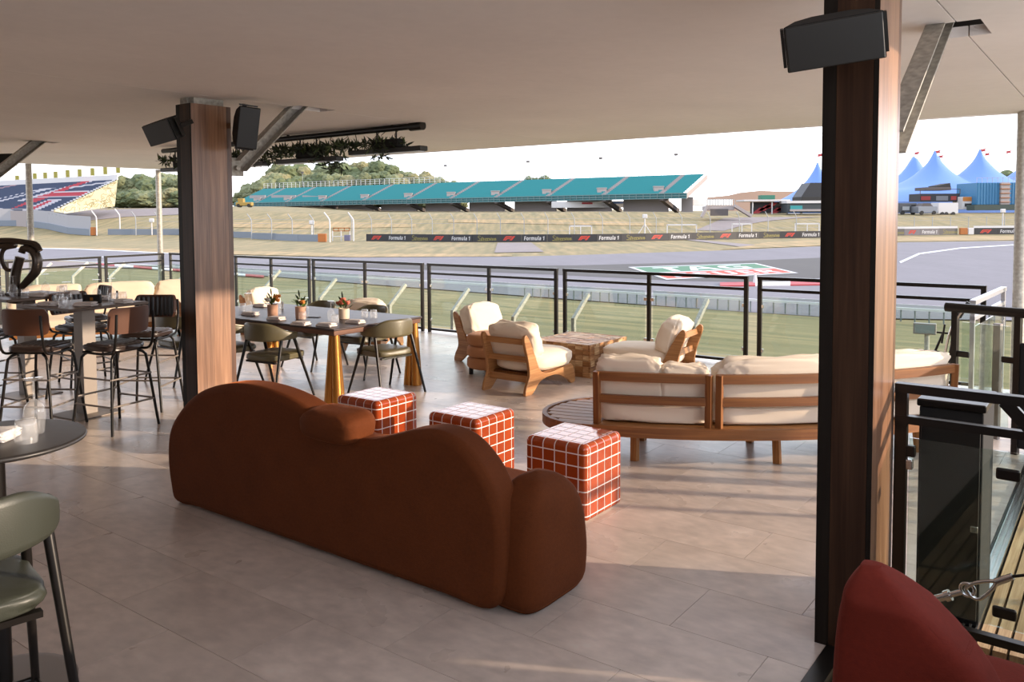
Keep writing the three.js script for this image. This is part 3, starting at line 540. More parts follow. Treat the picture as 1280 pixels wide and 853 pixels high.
// ---------------------------------------------------------------- low armchairs
function armchair(label, u, v, turn) {
  const t = thing('lounge_armchair', label, 'armchair', [u, v, 0], turn, 'low wooden lounge armchairs with cream cushions');
  const side = [[0.47, 0.0], [0.36, 0.0], [0.2, 0.115], [-0.1, 0.14], [-0.33, 0.05], [-0.40, 0.0], [-0.47, 0.01], [-0.46, 0.13], [-0.40, 0.215], [-0.2, 0.2], [0.05, 0.185], [0.2, 0.23], [0.31, 0.42], [0.42, 0.6], [0.46, 0.63], [0.49, 0.6], [0.42, 0.35], [0.40, 0.2], [0.46, 0.08]];
  const g = prism(side, 0.034, 0.006).rotateY(-Math.PI / 2);
  part('side_panel', g.clone().translate(0.27, 0, 0), M.oak, t, { uv: 'z' });
  part('side_panel', g.clone().translate(-0.27, 0, 0), M.oak, t, { uv: 'z', off: 3 });
  part('slat', bx(0.51, 0.062, 0.024).rotateX(-0.22).translate(0, 0.55, 0.425), M.oak, t, { uv: 'x' });
  part('slat', bx(0.51, 0.062, 0.024).rotateX(-0.22).translate(0, 0.36, 0.375), M.oak, t, { uv: 'x', off: 2 });
  part('slat', bx(0.51, 0.07, 0.024, 0, 0.155, 0.36), M.oak, t, { uv: 'x', off: 4 });
  part('seat_base', bx(0.5, 0.03, 0.66, 0, 0.185, -0.02), M.teakDark, t, { uv: 'z' });
  part('seat_cushion', cushion(0.64, 0.22, 0.88, 0.6, 0.66, 0.006, u).translate(0, 0.3, -0.1), M.cream, t);
  part('back_cushion', cushion(0.58, 0.42, 0.22, 0.5, 0.42, 0.012, v).rotateX(0.3).translate(0, 0.525, 0.255), M.cream, t);
  return t;
}
armchair('cream armchair with its slatted back towards the tiled stools', -5.18, 7.31, 0);
armchair('cream armchair turned sideways behind the tan tufted pouf', -6.40, 8.30, -Math.PI / 2 - 0.12);
armchair('cream armchair facing the wood-block coffee table in front of the glass', -4.24, 8.36, Math.PI / 2 + 0.08);
armchair('cream armchair beyond the flowers of the dining table', -10.75, 8.25, -Math.PI / 2 + 0.1);
armchair('cream armchair with its back turned behind the end of the dining table', -8.42, 8.1, 0.42);
armchair('cream armchair half hidden by the wood-clad column at the table', -11.0, 7.35, -Math.PI / 2 + 0.35);
{ // tan pouf of three stacked rolls
  const t = thing('tufted_pouf', 'tan round pouf of three padded rolls behind the armchair', 'pouf', [-5.98, 7.62, 0]);
  for (let k = 0; k < 3; k++) part('roll', cushion(0.5, 0.16, 0.5, 0.5, 0.9, 0.003, k).translate(0, 0.14 + k * 0.135, 0), M.tan, t);
  for (const [x, z] of [[-0.15, -0.15], [0.15, -0.15], [-0.15, 0.15], [0.15, 0.15]]) part('foot', cyl(0.028, 0.025, 0.075, x, 0.0375, z), M.black, t);
}
{ // coffee table faced with wood blocks
  const t = thing('block_coffee_table', 'square coffee table faced all over with small wood blocks', 'coffee table', [-5.25, 8.46, 0]);
  const W = 0.8, D = 0.86, H = 0.38;
  part('core', bx(W - 0.03, H - 0.02, D - 0.03, 0, H / 2 - 0.002, 0), M.teakDark, t);
  const variants = (a, b) => [0.0, 0.003, 0.006].map((p) => flat(bx(a - 0.002, b - 0.002, 0.022, 0, 0, p - 0.011)));
  const put = (g, pos, rot, k) => mesh('wood_block', g, M.blocks[k % 5], t, pos, rot);
  for (const [len, rot, f] of [[W, [0, 0, 0], (a, y) => [a, y, D / 2 - 0.006]], [W, [0, Math.PI, 0], (a, y) => [a, y, -D / 2 + 0.006]], [D, [0, Math.PI / 2, 0], (a, y) => [W / 2 - 0.006, y, a]], [D, [0, -Math.PI / 2, 0], (a, y) => [-W / 2 + 0.006, y, a]]]) {
    const va = variants(len / 8, H / 6).map((g) => metreUV(g, 'x', rnd()));
    for (let r = 0; r < 6; r++) for (let c = 0; c < 8; c++) put(va[Math.floor(rnd() * 3)], f(-len / 2 + (c + 0.5) * len / 8, (r + 0.5) * H / 6), rot, Math.floor(rnd() * 5));
  }
  const vt = variants(W / 8, D / 13).map((g) => metreUV(g, 'x', rnd()));
  for (let r = 0; r < 13; r++) for (let c = 0; c < 8; c++) put(vt[Math.floor(rnd() * 3) % 2], [-W / 2 + (c + 0.5) * W / 8, H - 0.004, -D / 2 + (r + 0.5) * D / 13], [-Math.PI / 2, 0, 0], Math.floor(rnd() * 5));
}
// ---------------------------------------------------------------- curved teak bench
{
  const C = [-4.3, 8.75], RO = 3.7, WD = 0.95, RI = RO - WD, rad = (d) => d * Math.PI / 180;
  const at = (r, f, y) => V3(r * Math.cos(f), y, -r * Math.sin(f));
  function arcBox(r0, r1, f0, f1, y0, y1, n = 18) {
    const P = [], I = [];
    for (let i = 0; i <= n; i++) { const f = lerp(f0, f1, i / n); for (const [r, y] of [[r0, y0], [r1, y0], [r1, y1], [r0, y1]]) { const p = at(r, f, y); P.push(p.x, p.y, p.z); } }
    for (let i = 0; i < n; i++) for (let k = 0; k < 4; k++) { const a = i * 4 + k, b = i * 4 + (k + 1) % 4; I.push(a, a + 4, b + 4, a, b + 4, b); }
    I.push(0, 1, 2, 0, 2, 3); const e = n * 4; I.push(e, e + 2, e + 1, e, e + 3, e + 2);
    const g = new THREE.BufferGeometry(); g.setAttribute('position', new THREE.Float32BufferAttribute(P, 3)); g.setIndex(I); const q = g.toNonIndexed(); q.computeVertexNormals(); return q;
  }
  const t = thing('curved_bench', 'long curved teak bench with slatted rounded end and slatted backs', 'bench', [C[0], C[1], 0]);
  const FA = rad(-73), FB = rad(-24), mid = (RO + RI) / 2, half = WD / 2;
  const fEnd = (r) => FA - Math.sqrt(Math.max(0, 1 - ((r - mid) / half) ** 2)) * 0.4 / mid;
  for (let k = 0; k < 9; k++) { const r0 = RI + 0.03 + k * (WD - 0.06) / 9, r1 = r0 + (WD - 0.06) / 9 - 0.012; part('deck_slat', arcBox(r0, r1, fEnd((r0 + r1) / 2) + 0.012, FB, 0.272, 0.298, 30), M.teak, t, { uv: 'x', off: k }); }
  part('rim', arcBox(RO - 0.035, RO, FA, FB, 0.225, 0.302, 30), M.teakDark, t, { uv: 'x' }); part('inner_rim', arcBox(RI, RI + 0.035, FA, FB, 0.225, 0.302, 30), M.teakDark, t, { uv: 'x' });
  { const pts = []; for (let i = 0; i <= 20; i++) { const a = Math.PI * i / 20, r = mid + half * Math.cos(a) * 0.983; pts.push(at(r, FA - Math.sin(a) * 0.4 / mid, 0.264)); }
    const seg = []; for (let i = 0; i < 20; i++) seg.push(bar(pts[i], pts[i + 1].clone().add(pts[i + 1].clone().sub(pts[i]).multiplyScalar(0.06)), 0.035, 0.077)); part('end_rim', seg, M.teakDark, t, { uv: 'x' }); }
  for (const [r, d] of [[RO - 0.22, -67.2], [RO - 0.22, -50], [RO - 0.22, -30], [RI + 0.2, -67], [RI + 0.2, -50], [RI + 0.2, -30]]) { const a = at(r, rad(d), 0.235), b = at(r + (r > mid ? 0.03 : -0.03), rad(d), 0); part('leg', bar(a, b, 0.05, 0.05), M.teak, t); }
  const mods = [[-71.8, -58.3], [-57.8, -42.2], [-41.7, -26]];
  const back = (d0, d1) => { // one backrest frame
    const f0 = rad(d0), f1 = rad(d1), r = RO - 0.075;
    const fr = part('back_slat', arcBox(r - 0.02, r + 0.025, f0, f1, 0.625, 0.69), M.teakDark, t, { uv: 'x' }); part('lower_slat', arcBox(r - 0.02, r + 0.02, f0, f1, 0.46, 0.52), M.teakDark, fr, { uv: 'x' });
    for (const f of [f0 + 0.006, f1 - 0.006]) part('back_post', bar(at(r, f, 0.25), at(r + 0.02, f, 0.69), 0.045, 0.04), M.teakDark, fr);
  };
  mods.forEach(([a, b]) => back(a, b));
  const where = ['at its rounded end', 'at the middle', 'behind the column', 'at the stair end'];
  const bend = (g, r, d0, d1) => { const p = g.attributes.position, fm = rad((d0 + d1) / 2); for (let i = 0; i < p.count; i++) { const q = at(r + p.getZ(i), fm + p.getX(i) / r, p.getY(i)); p.setXYZ(i, q.x, q.y, q.z); } g.computeVertexNormals(); return g; };
  mods.forEach(([a, b], i) => {
    const L = rad(b - a) * (RO - 0.2) - 0.05, n = i === 0 ? [[a, a + (b - a) * 0.6], [a + (b - a) * 0.56, b]] : [[a, b]];
    n.forEach(([p, q], j) => {
      const bc = thing('back_cushion', `cream back cushion of the curved bench ${i === 0 ? (j ? 'leaning by the first gap' : where[0]) : where[i]}`, 'cushion', [C[0], C[1], 0], 0, 'cream cushions on the curved bench');
      const l = rad(q - p) * (RO - 0.2) - 0.01;
      part('cover', bend(cushion(l, 0.40 - (i === 0 && j ? 0.04 : 0), 0.16, 0.36, 0.3, 0.011, i * 3 + j, 60, 32).rotateX(0.1).translate(0, 0.60 - (i === 0 && j ? 0.03 : 0), 0), RO - 0.2, p + 0.2, q - 0.2), M.cream, bc);
    });
    const sc = thing('seat_cushion', `cream seat cushion of the curved bench ${where[i]}`, 'cushion', [C[0], C[1], 0], 0, 'cream cushions on the curved bench');
    part('cover', bend(cushion(L, 0.15, 0.68, 0.3, 0.3, 0.005, 40 + i, 60, 24).translate(0, 0.376, 0), RO - 0.46, a, b), M.cream, sc);
  });
}
{ // pale lounge sofa on the far side
  const t = thing('lounge_sofa', 'long cream cushioned sofa on a teak base behind the high bar tables', 'sofa', [-12.55, 6.75, 0], -Math.PI / 2 - 0.42);
  // front is -z
  part('base', [bb(-1.5, 1.5, 0.12, 0.2, -0.52, 0.42), bb(-1.5, 1.5, 0.2, 0.26, -0.55, -0.5)], M.teak, t, { uv: 'x' });
  for (const x of [-1.35, 0, 1.35]) for (const z of [-0.42, 0.34]) part('leg', bx(0.07, 0.13, 0.07, x, 0.065, z), M.teak, t);
  part('back_frame', [bb(-1.5, 1.5, 0.5, 0.56, 0.4, 0.44), bb(-1.48, -1.43, 0.2, 0.56, 0.4, 0.44), bb(1.43, 1.48, 0.2, 0.56, 0.4, 0.44)], M.teakDark, t, { uv: 'x' });
  const cc = [['nearest the twisted sculpture', -1.0, 0.98], ['at the middle of the sofa', 0.0, 0.98], ['nearest the railing corner post', 1.02, 1.0]];
  for (const [w, x, l] of cc) {
    const q = V3(x, 0, 0).applyAxisAngle(V3(0, 1, 0), -Math.PI / 2 - 0.42), pu = -12.55 + q.x, pv = 6.75 - q.z;
    const s = thing('seat_cushion', `cream seat cushion of the far lounge sofa ${w}`, 'cushion', [pu, pv, 0], -Math.PI / 2 - 0.42, 'cream cushions on the far lounge sofa'); part('cover', cushion(l, 0.19, 0.85, 0.3, 0.3, 0.006, x).translate(0, 0.29, -0.1), M.cream, s);
    const b = thing('back_cushion', `cream back cushion of the far lounge sofa ${w}`, 'cushion', [pu, pv, 0], -Math.PI / 2 - 0.42, 'cream cushions on the far lounge sofa'); part('cover', cushion(l, 0.5, 0.22, 0.42, 0.35, 0.012, x + 5).rotateX(0.22).translate(0, 0.58, 0.24), M.cream, b);
  }
}
// ---------------------------------------------------------------- dining table and chairs
const TB = { u0: -8.82, u1: -6.2, v0: 5.45, v1: 6.72 };
{
  const t = thing('dining_table', 'long dark dining table on clustered brass cone legs', 'table', [(TB.u0 + TB.u1) / 2, (TB.v0 + TB.v1) / 2, 0]);
  const L = TB.u1 - TB.u0, D = TB.v1 - TB.v0;
  part('tabletop', rb(L, 0.022, D, 0.008, 0, 0.739, 0), M.tableTop, t, { uv: 'x' });
  part('apron', rb(L - 0.03, 0.05, D - 0.03, 0.008, 0, 0.703, 0), M.tableEdge, t, { uv: 'x' });
  for (const sx of [-1, 1]) for (const sz of [-1, 1]) {
    const lg = [], cx = sx * (L / 2 - 0.07), cz = sz * (D / 2 - 0.07);
    for (let k = 0; k < 3; k++) { const a = k * 2.094 + (sx > 0 ? 0.4 : 1.2); lg.push(rod(V3(cx + Math.cos(a) * 0.06, 0, cz + Math.sin(a) * 0.06), V3(cx + Math.cos(a) * 0.022, 0.735, cz + Math.sin(a) * 0.022), 0.056, 0.03, 20)); }
    lg.push(sph(0.046, cx, 0.703, cz)); part('leg', lg, M.brass, t);
  }
}
function shellChair(name, label, category, u, v, turn, seatH, group, mats = [M.olive, M.blackMetal]) {
  const t = thing(name, label, category, [u, v, 0], turn, group), s = seatH;
  const wrap = shellBand(0.275, 0.25, -1.75, 1.75, (a) => s + 0.15 + 0.02 * (Math.abs(a) / 1.75) ** 2, (a) => s + 0.335 - 0.10 * smooth(0.45, 1.6, Math.abs(a)), 0.042);
  part('backrest', wrap.translate(0, 0, 0.0), mats[0], t);
  part('seat', cushion(0.46, 0.085, 0.47, 0.45, 0.45, 0.002, u).translate(0, s - 0.02, -0.03), mats[0], t);
  part('seat_frame', [bx(0.4, 0.02, 0.03, 0, s - 0.065, 0.17), bx(0.4, 0.02, 0.03, 0, s - 0.065, -0.2)], mats[1], t);
  const sp = s > 0.6 ? 0.05 : 0.04;
  for (const x of [-1, 1]) {
    part('leg', rod(V3(x * (0.25 + sp), 0, 0.25 + sp), V3(x * 0.235, s + 0.18, 0.12), 0.012, 0.017), mats[1], t);
    part('leg', rod(V3(x * (0.24 + sp), 0, -0.24 - sp), V3(x * 0.215, s + 0.17, -0.07), 0.012, 0.017), mats[1], t);
  }
  if (s > 0.6) part('footrest', [rod(V3(-0.27, 0.24, 0.25), V3(0.27, 0.24, 0.25), 0.011), rod(V3(-0.27, 0.24, -0.24), V3(0.27, 0.24, -0.24), 0.011), rod(V3(-0.27, 0.24, -0.24), V3(-0.27, 0.24, 0.25), 0.011), rod(V3(0.27, 0.24, -0.24), V3(0.27, 0.24, 0.25), 0.011)], mats[1], t);
  return t;
}
const DG = 'olive leather dining chairs at the long table';
shellChair('dining_chair', 'olive leather chair on the near side of the table beside the brass leg', 'chair', -6.98, 5.33, 0.12, 0.46, DG);
shellChair('dining_chair', 'olive leather chair on the near side of the table half behind the column', 'chair', -7.78, 5.33, 0.05, 0.46, DG);
shellChair('dining_chair', 'olive leather chair at the head of the table with its back to the coffee table', 'chair', -6.22, 6.17, Math.PI / 2 - 0.1, 0.46, DG);
shellChair('dining_chair', 'olive leather chair peeping out on the other side of the column', 'chair', -8.58, 5.3, 0, 0.46, DG);
shellChair('dining_chair', 'olive leather chair under the far side of the table facing the glasses', 'chair', -7.15, 6.75, Math.PI, 0.46, DG);
shellChair('dining_chair', 'olive leather chair under the far side of the table behind the column', 'chair', -8.05, 6.75, Math.PI, 0.46, DG);
// ---------------------------------------------------------------- bar stools with ribbed leather
function roundedPad(w, h, d, r) { const g = new THREE.BoxGeometry(w, h, d, 24, 8, 2), p = g.attributes.position; for (let i = 0; i < p.count; i++) { const x = Math.abs(p.getX(i)), e = x - (w / 2 - r), k = e > 0 ? (h / 2 - r + Math.sqrt(Math.max(0, r * r - e * e))) / (h / 2) : 1; p.setY(i, p.getY(i) * k); } return g; }
function barStool(label, u, v, turn) {
  const t = thing('bar_stool', label, 'bar stool', [u, v, 0], turn, 'bar stools with ribbed dark leather');
  const s = 0.74;
  part('seat', [cushion(0.41, 0.06, 0.41, 0.4, 0.5, 0.001, 1).translate(0, s - 0.012, 0)], M.leatherDark, t);
  for (let k = -3; k <= 3; k++) part('seat_rib', new THREE.CapsuleGeometry(0.022, 0.29 - Math.abs(k) * 0.016, 3, 8).rotateX(Math.PI / 2).scale(1.05, 0.5, 1).translate(k * 0.05, s + 0.014, 0), M.leatherDark, t);
  const R = 0.42, bend = (g) => { const p = g.attributes.position; for (let i = 0; i < p.count; i++) { const a = p.getX(i) / R; const r = R + p.getZ(i); p.setXYZ(i, Math.sin(a) * r, p.getY(i), Math.cos(a) * r - R); } g.computeVertexNormals(); return g; };
  const bk = part('backrest', bend(roundedPad(0.43, 0.225, 0.028, 0.05)).rotateX(0.1).translate(0, 0.965, 0.235), M.leatherBrown, t, { label: 'brown suede outer face of the backrest' });
  for (let k = -4; k <= 4; k++) part('back_rib', bend(new THREE.CapsuleGeometry(0.021, 0.16, 3, 8).scale(1, 1, 0.55).translate(k * 0.0455, 0, -0.014)).rotateX(0.1).translate(0, 0.965, 0.235), M.leatherBlack, bk);
  part('frame', [-1, 1].map((x) => tube([V3(x * 0.17, s - 0.055, -0.17), V3(x * 0.185, s - 0.055, 0.1), V3(x * 0.192, s - 0.03, 0.22), V3(x * 0.195, 0.85, 0.262), V3(x * 0.19, 1.03, 0.272)], 0.0115, 24, 8)).concat([rod(V3(-0.17, s - 0.055, -0.17), V3(0.17, s - 0.055, -0.17), 0.0115), rod(V3(-0.18, s - 0.055, 0.1), V3(0.18, s - 0.055, 0.1), 0.0115)]), M.blackMetal, t);
  for (const x of [-1, 1]) for (const z of [-1, 1]) part('leg', tube([V3(x * 0.12, s - 0.058, z * 0.15), V3(x * 0.17, s - 0.085, z * 0.18), V3(x * 0.185, s - 0.17, z * 0.19), V3(x * 0.245, 0, z * 0.245)], 0.0125, 18, 8), M.blackMetal, t);
  const b = (y0, x0, z0, x1, z1) => rod(V3(x0, y0, z0), V3(x1, y0, z1), 0.0085);
  part('foot_bar', [b(0.24, -0.225, 0.225, 0.225, 0.225), b(0.3, -0.22, -0.22, 0.22, -0.22), b(0.47, -0.208, 0.208, 0.208, 0.208), b(0.47, -0.208, -0.208, -0.208, 0.208), b(0.47, 0.208, -0.208, 0.208, 0.208), b(0.24, 0.225, -0.225, 0.225, 0.225), b(0.24, -0.225, -0.225, -0.225, 0.225)], M.leg, t);
  return t;
}
barStool('ribbed leather bar stool nearest the wood-clad column, its brown back outwards', -7.13, 3.75, 1.78);
barStool('ribbed leather bar stool behind the round foreground table, its dark back outwards', -7.62, 3.36, 0.55);
barStool('ribbed leather bar stool by the pale sofa with black ribs showing', -7.66, 4.36, -2.55);
barStool('ribbed leather bar stool with sunlit brown ribs between the two high tables', -8.62, 4.2, -1.45);
barStool('ribbed leather bar stool at the table of the twisted sculpture, brown back outwards', -8.93, 3.42, 0.55);
barStool('ribbed leather bar stool on the far side of the sculpture table', -9.35, 4.62, Math.PI - 0.2);
barStool('ribbed leather bar stool cut by the picture edge beside the sculpture table', -9.72, 3.25, 0.2);
function highTable(label, u, v, turn) {
  const t = thing('high_table', label, 'bar table', [u, v, 0], turn, 'high square bar tables');
  part('tabletop', rb(0.8, 0.028, 0.8, 0.01, 0, 1.036, 0), M.highTop, t);
  part('pedestal', [bx(0.13, 1.012, 0.13, 0, 0.516, 0)], M.leg, t);
  part('base_plate', rb(0.46, 0.012, 0.46, 0.004, 0, 0.006, 0), M.leg, t);
  part('support_plate', bx(0.3, 0.01, 0.3, 0, 1.018, 0), M.blackMetal, t);
  return t;
}
const HT = [[-7.86, 3.86, 0.12], [-9.22, 3.93, 0.1]];
highTable('square high table with inverted wine glasses between the bar stools', ...HT[0]);
highTable('square high table that carries the twisted dark sculpture', ...HT[1]);
// ---------------------------------------------------------------- twisted sculpture
{
  const [su, sv] = [-9.24, 3.86], t = thing('twisted_sculpture', 'dark bronze sculpture of looping twisted bands on a high table', 'sculpture', [su, sv, 1.05], 0);
  const p0 = B(su, sv, 1.05), d = -p0.z, inv = (px, py, dz = 0) => { const q = atD(px, py, d + dz).sub(p0); q.applyAxisAngle(V3(0, 1, 0), -TH); return q; };
  const ribbon = (pts, w0, w1, th, n = 40) => { // elliptical band swept along a curve
    const c = new THREE.CatmullRomCurve3(pts, false, 'centripetal'), fr = c.computeFrenetFrames(n), P = [], I = [], K = 12;
    for (let i = 0; i <= n; i++) { const q = c.getPointAt(i / n), w = lerp(w0, w1, Math.sin(i / n * Math.PI)); for (let k = 0; k < K; k++) { const a = k / K * 6.2832; const v = fr.normals[i].clone().multiplyScalar(Math.cos(a) * w).addScaledVector(fr.binormals[i], Math.sin(a) * th); P.push(q.x + v.x, q.y + v.y, q.z + v.z); } }
    for (let i = 0; i < n; i++) for (let k = 0; k < K; k++) { const a = i * K + k, b = i * K + (k + 1) % K; I.push(a, b, b + K, a, b + K, a + K); }
    for (const e of [0, n]) { const ci = P.length / 3, q = c.getPointAt(e / n); P.push(q.x, q.y, q.z); for (let k = 0; k < K; k++) I.push(ci, e * K + k, e * K + (k + 1) % K); }
    const g = new THREE.BufferGeometry(); g.setAttribute('position', new THREE.Float32BufferAttribute(P, 3)); g.setIndex(I); g.computeVertexNormals(); return g;
  };
  part('band', ribbon([inv(16, 379), inv(18, 362), inv(20, 340), inv(25, 322)], 0.045, 0.05, 0.05), M.bronze, t);
  part('band', ribbon([inv(26, 360), inv(34, 352), inv(45, 338), inv(46, 322), inv(40, 313), inv(29, 311), inv(27, 316)], 0.03, 0.055, 0.035), M.bronze, t);
  part('band', ribbon([inv(50, 314), inv(45, 306), inv(30, 303), inv(10, 301), inv(-8, 303), inv(-14, 309), inv(0, 308), inv(20, 306)], 0.03, 0.032, 0.03), M.bronze, t);
  part('band', ribbon([inv(16, 338), inv(8, 337), inv(3, 328), inv(2, 318), inv(6, 311), inv(20, 308)], 0.018, 0.024, 0.014), M.bronze, t);
  part('plinth', [rb(0.2, 0.03, 0.16, 0.008, 0, 0.015, 0), rb(0.09, 0.1, 0.09, 0.02, -0.04, 0.07, 0)], M.bronze, t);
}
// ---------------------------------------------------------------- round table and stool in the foreground, left
{
  const c = uvH(-8, 549, 1.0), t = thing('round_bar_table', 'round dark bar table at the picture edge with glasses on it', 'bar table', [c[0], c[1], 0]);
  part('tabletop', [lathe([[0, 0.975], [0.3, 0.975], [0.318, 0.982], [0.322, 0.99], [0.316, 1.0], [0, 1.0]], 64)], M.roundTop, t);
  part('pedestal', cyl(0.035, 0.035, 0.96, 0, 0.49, 0, 20), M.blackMetal, t);
  part('base', lathe([[0, 0.0], [0.26, 0.0], [0.262, 0.012], [0.22, 0.024], [0.06, 0.034], [0, 0.036]], 48), M.leg, t);
  const s = shellChair('bar_chair', 'olive leather bar chair with wrapped back under the round foreground table', 'bar chair', -2.84, 0.97, 1.4, 0.71, null, [M.oliveDark, M.blackMetal]);
}
{ // red armchair with a high shoulder that sweeps down to one side
  const V = 2.55, px = [[1046, 900], [1049, 853], [1052, 800], [1057, 755], [1066, 716], [1084, 696], [1104, 700], [1140, 727], [1180, 762], [1214, 798], [1240, 832], [1258, 870], [1266, 920]];
  const t = thing('red_armchair', 'rust-red velvet armchair with a high shoulder sweeping down to one side', 'armchair', [-0.4, V, 0], 0);
  const o = px.map(([x, y]) => { const q = onV(x, y, V + 0.04); return [q[0] + 0.4, q[2]]; }), l = o[0][0], r = o.at(-1)[0];
  const pk = o.findIndex(([, y]) => y === Math.max(...o.map((q) => q[1]))), left = o.slice(0, pk + 1), right = o.slice(pk), xa = (lst, y) => { for (let i = 0; i + 1 < lst.length; i++) { const [p, q] = [lst[i], lst[i + 1]]; if ((p[1] - y) * (q[1] - y) <= 0) return lerp(p[0], q[0], (y - p[1]) / (q[1] - p[1] || 1)); } return y < 0.5 ? (lst === left ? l : r) : lst === left ? lst.at(-1)[0] : lst[0][0]; };
  const top = o[pk][1], rows = []; for (const y of [0.05, 0.1, 0.2, 0.3, 0.38, 0.45, 0.52, 0.58, 0.64, 0.69, 0.73, top - 0.09, top - 0.07, top - 0.05, top - 0.035, top - 0.02, top - 0.01, top - 0.004]) if (!rows.length || y > rows.at(-1)[0] + 0.004) rows.push([y, xa(left, y), xa(right, y), 0.22 * Math.min(1, Math.sqrt(Math.max(0.06, (top - y) / 0.09)))]);
  rows.push([top, o[pk][0] - 0.006, o[pk][0] + 0.006, 0.03]);
  part('backrest', slices(rows, 0.5, 56, 60).translate(0, 0, -0.0), M.velvetRed, t);
  part('seat', cushion(0.62, 0.24, 0.46, 0.4, 0.5, 0.003, 2).translate(0.1, 0.3, -0.3), M.velvetRed, t);
  part('arm', cushion(0.3, 0.48, 0.4, 0.55, 0.55, 0.003, 5).translate(0.38, 0.3, -0.2), M.velvetRed, t);
  part('base', cyl(0.24, 0.26, 0.08, 0.05, 0.012, -0.3, 28), M.blackMetal, t);
}

// ================================================================ TABLEWARE AND FLOWERS
const wineG = lathe([[0.033, 0.0], [0.036, 0.03], [0.041, 0.07], [0.036, 0.105], [0.02, 0.125], [0.005, 0.135], [0.004, 0.205], [0.012, 0.212], [0.036, 0.215], [0.036, 0.217], [0.0, 0.2175]], 24); // stands upside down
const tumblerG = lathe([[0.040, 0.0], [0.041, 0.03], [0.038, 0.07], [0.034, 0.088], [0.0, 0.092]], 24);
const tumblerInG = lathe([[0.037, 0.0], [0.038, 0.03], [0.035, 0.068], [0.031, 0.082], [0.0, 0.084]], 24);
function glassThing(kind, label, u, v, h, group) {
  const t = thing(kind, label, 'glass', [u, v, h], 0, group);
  if (kind === 'wine_glass') part('bowl_and_stem', wineG, M.clearGlass, t, { raw: true });
  else { part('wall', tumblerG, M.clearGlass, t, { raw: true }); part('inner_wall', tumblerInG, M.clearGlass, t, { raw: true }); }
  return t;
}
function napkin(label, u, v, h, turn, group, m = M.napkin, w = 0.2, d = 0.11) {
  const t = thing('folded_napkin', label, 'napkin', [u, v, h], turn, group);
  for (let k = 0; k < 2; k++) part('fold', cushion(w - k * 0.02, 0.02, d - k * 0.012, 0.3, 0.3, 0.003, k + u, 24, 12).rotateZ(k * 0.03).translate(k * 0.006, 0.01 + k * 0.017, 0), m, t);
  return t;
}
{ // on the round foreground table
  const g1 = uvH(33, 553, 1.0), g2 = uvH(44, 541, 1.0), n = uvH(-4, 549, 1.0);
  glassThing('tumbler', 'clear tumbler upside down on the round foreground table', g1[0], g1[1], 1.0);
  glassThing('wine_glass', 'clear wine glass upside down on the round foreground table', g2[0], g2[1], 1.0);
  napkin('stack of folded white napkins on the round foreground table', n[0], n[1], 1.0, 0.6, null, M.napkinWhite, 0.13, 0.13);
}
{ // on the dining table
  const G = 'folded napkins along the dining table', set = [[313, 394, 'nearest the column'], [345, 400, 'below the first flower pot'], [376, 406.5, 'below the second flower pot'], [408, 408, 'at the corner above the brass leg'], [444, 404, 'in front of the pale flower pot']];
  for (const [x, y, w] of set) { const p = uvH(x, y, 0.75); napkin(`folded pale napkin ${w}`, p[0], p[1], 0.75, 0.1, G); }
  const q = uvH(326, 383.5, 0.75); napkin('folded pale napkin on the far side of the table by the armchair', q[0], q[1], 0.75, 0.1, G);
  const GG = 'upturned glasses on the dining table';
  for (const [k, x, y, w] of [['wine_glass', 311, 390, 'nearest the column'], ['tumbler', 303, 389, 'nearest the column'], ['tumbler', 341, 396, 'before the first flower pot'], ['wine_glass', 348, 393, 'before the first flower pot'], ['tumbler', 378, 400, 'before the second flower pot'], ['wine_glass', 382, 397, 'before the second flower pot'], ['tumbler', 419, 404, 'before the pale flower pot'], ['wine_glass', 414, 402, 'before the pale flower pot'], ['tumbler', 456, 397, 'at the far corner of the table'], ['tumbler', 467, 397.5, 'closest to the chair at the head']]) { const p = uvH(x, y, 0.75); glassThing(k, `clear upturned ${k === 'tumbler' ? 'tumbler' : 'wine glass'} ${w}`, p[0], p[1], 0.75, GG); }
  const c = uvH(352, 387, 0.75), card = thing('table_sign', 'small grey framed table sign behind the first flower pot', 'sign', [c[0], c[1], 0.75], -0.5);
  part('panel', rb(0.16, 0.075, 0.008, 0.015, 0, 0.055, 0).rotateX(-0.1), M.leg, card); part('foot', bx(0.1, 0.018, 0.03, 0, 0.009, 0), M.steel, card);
  const sgl = uvH(392, 397, 0.75), cut = thing('cutlery_bundle', 'dark cutlery lying beside the second flower pot', 'cutlery', [sgl[0], sgl[1], 0.75], 0.4);
  for (let k = 0; k < 3; k++) part('handle', rb(0.15, 0.008, 0.012, 0.003, 0, 0.005, k * 0.02 - 0.02), M.bronze, cut);
}
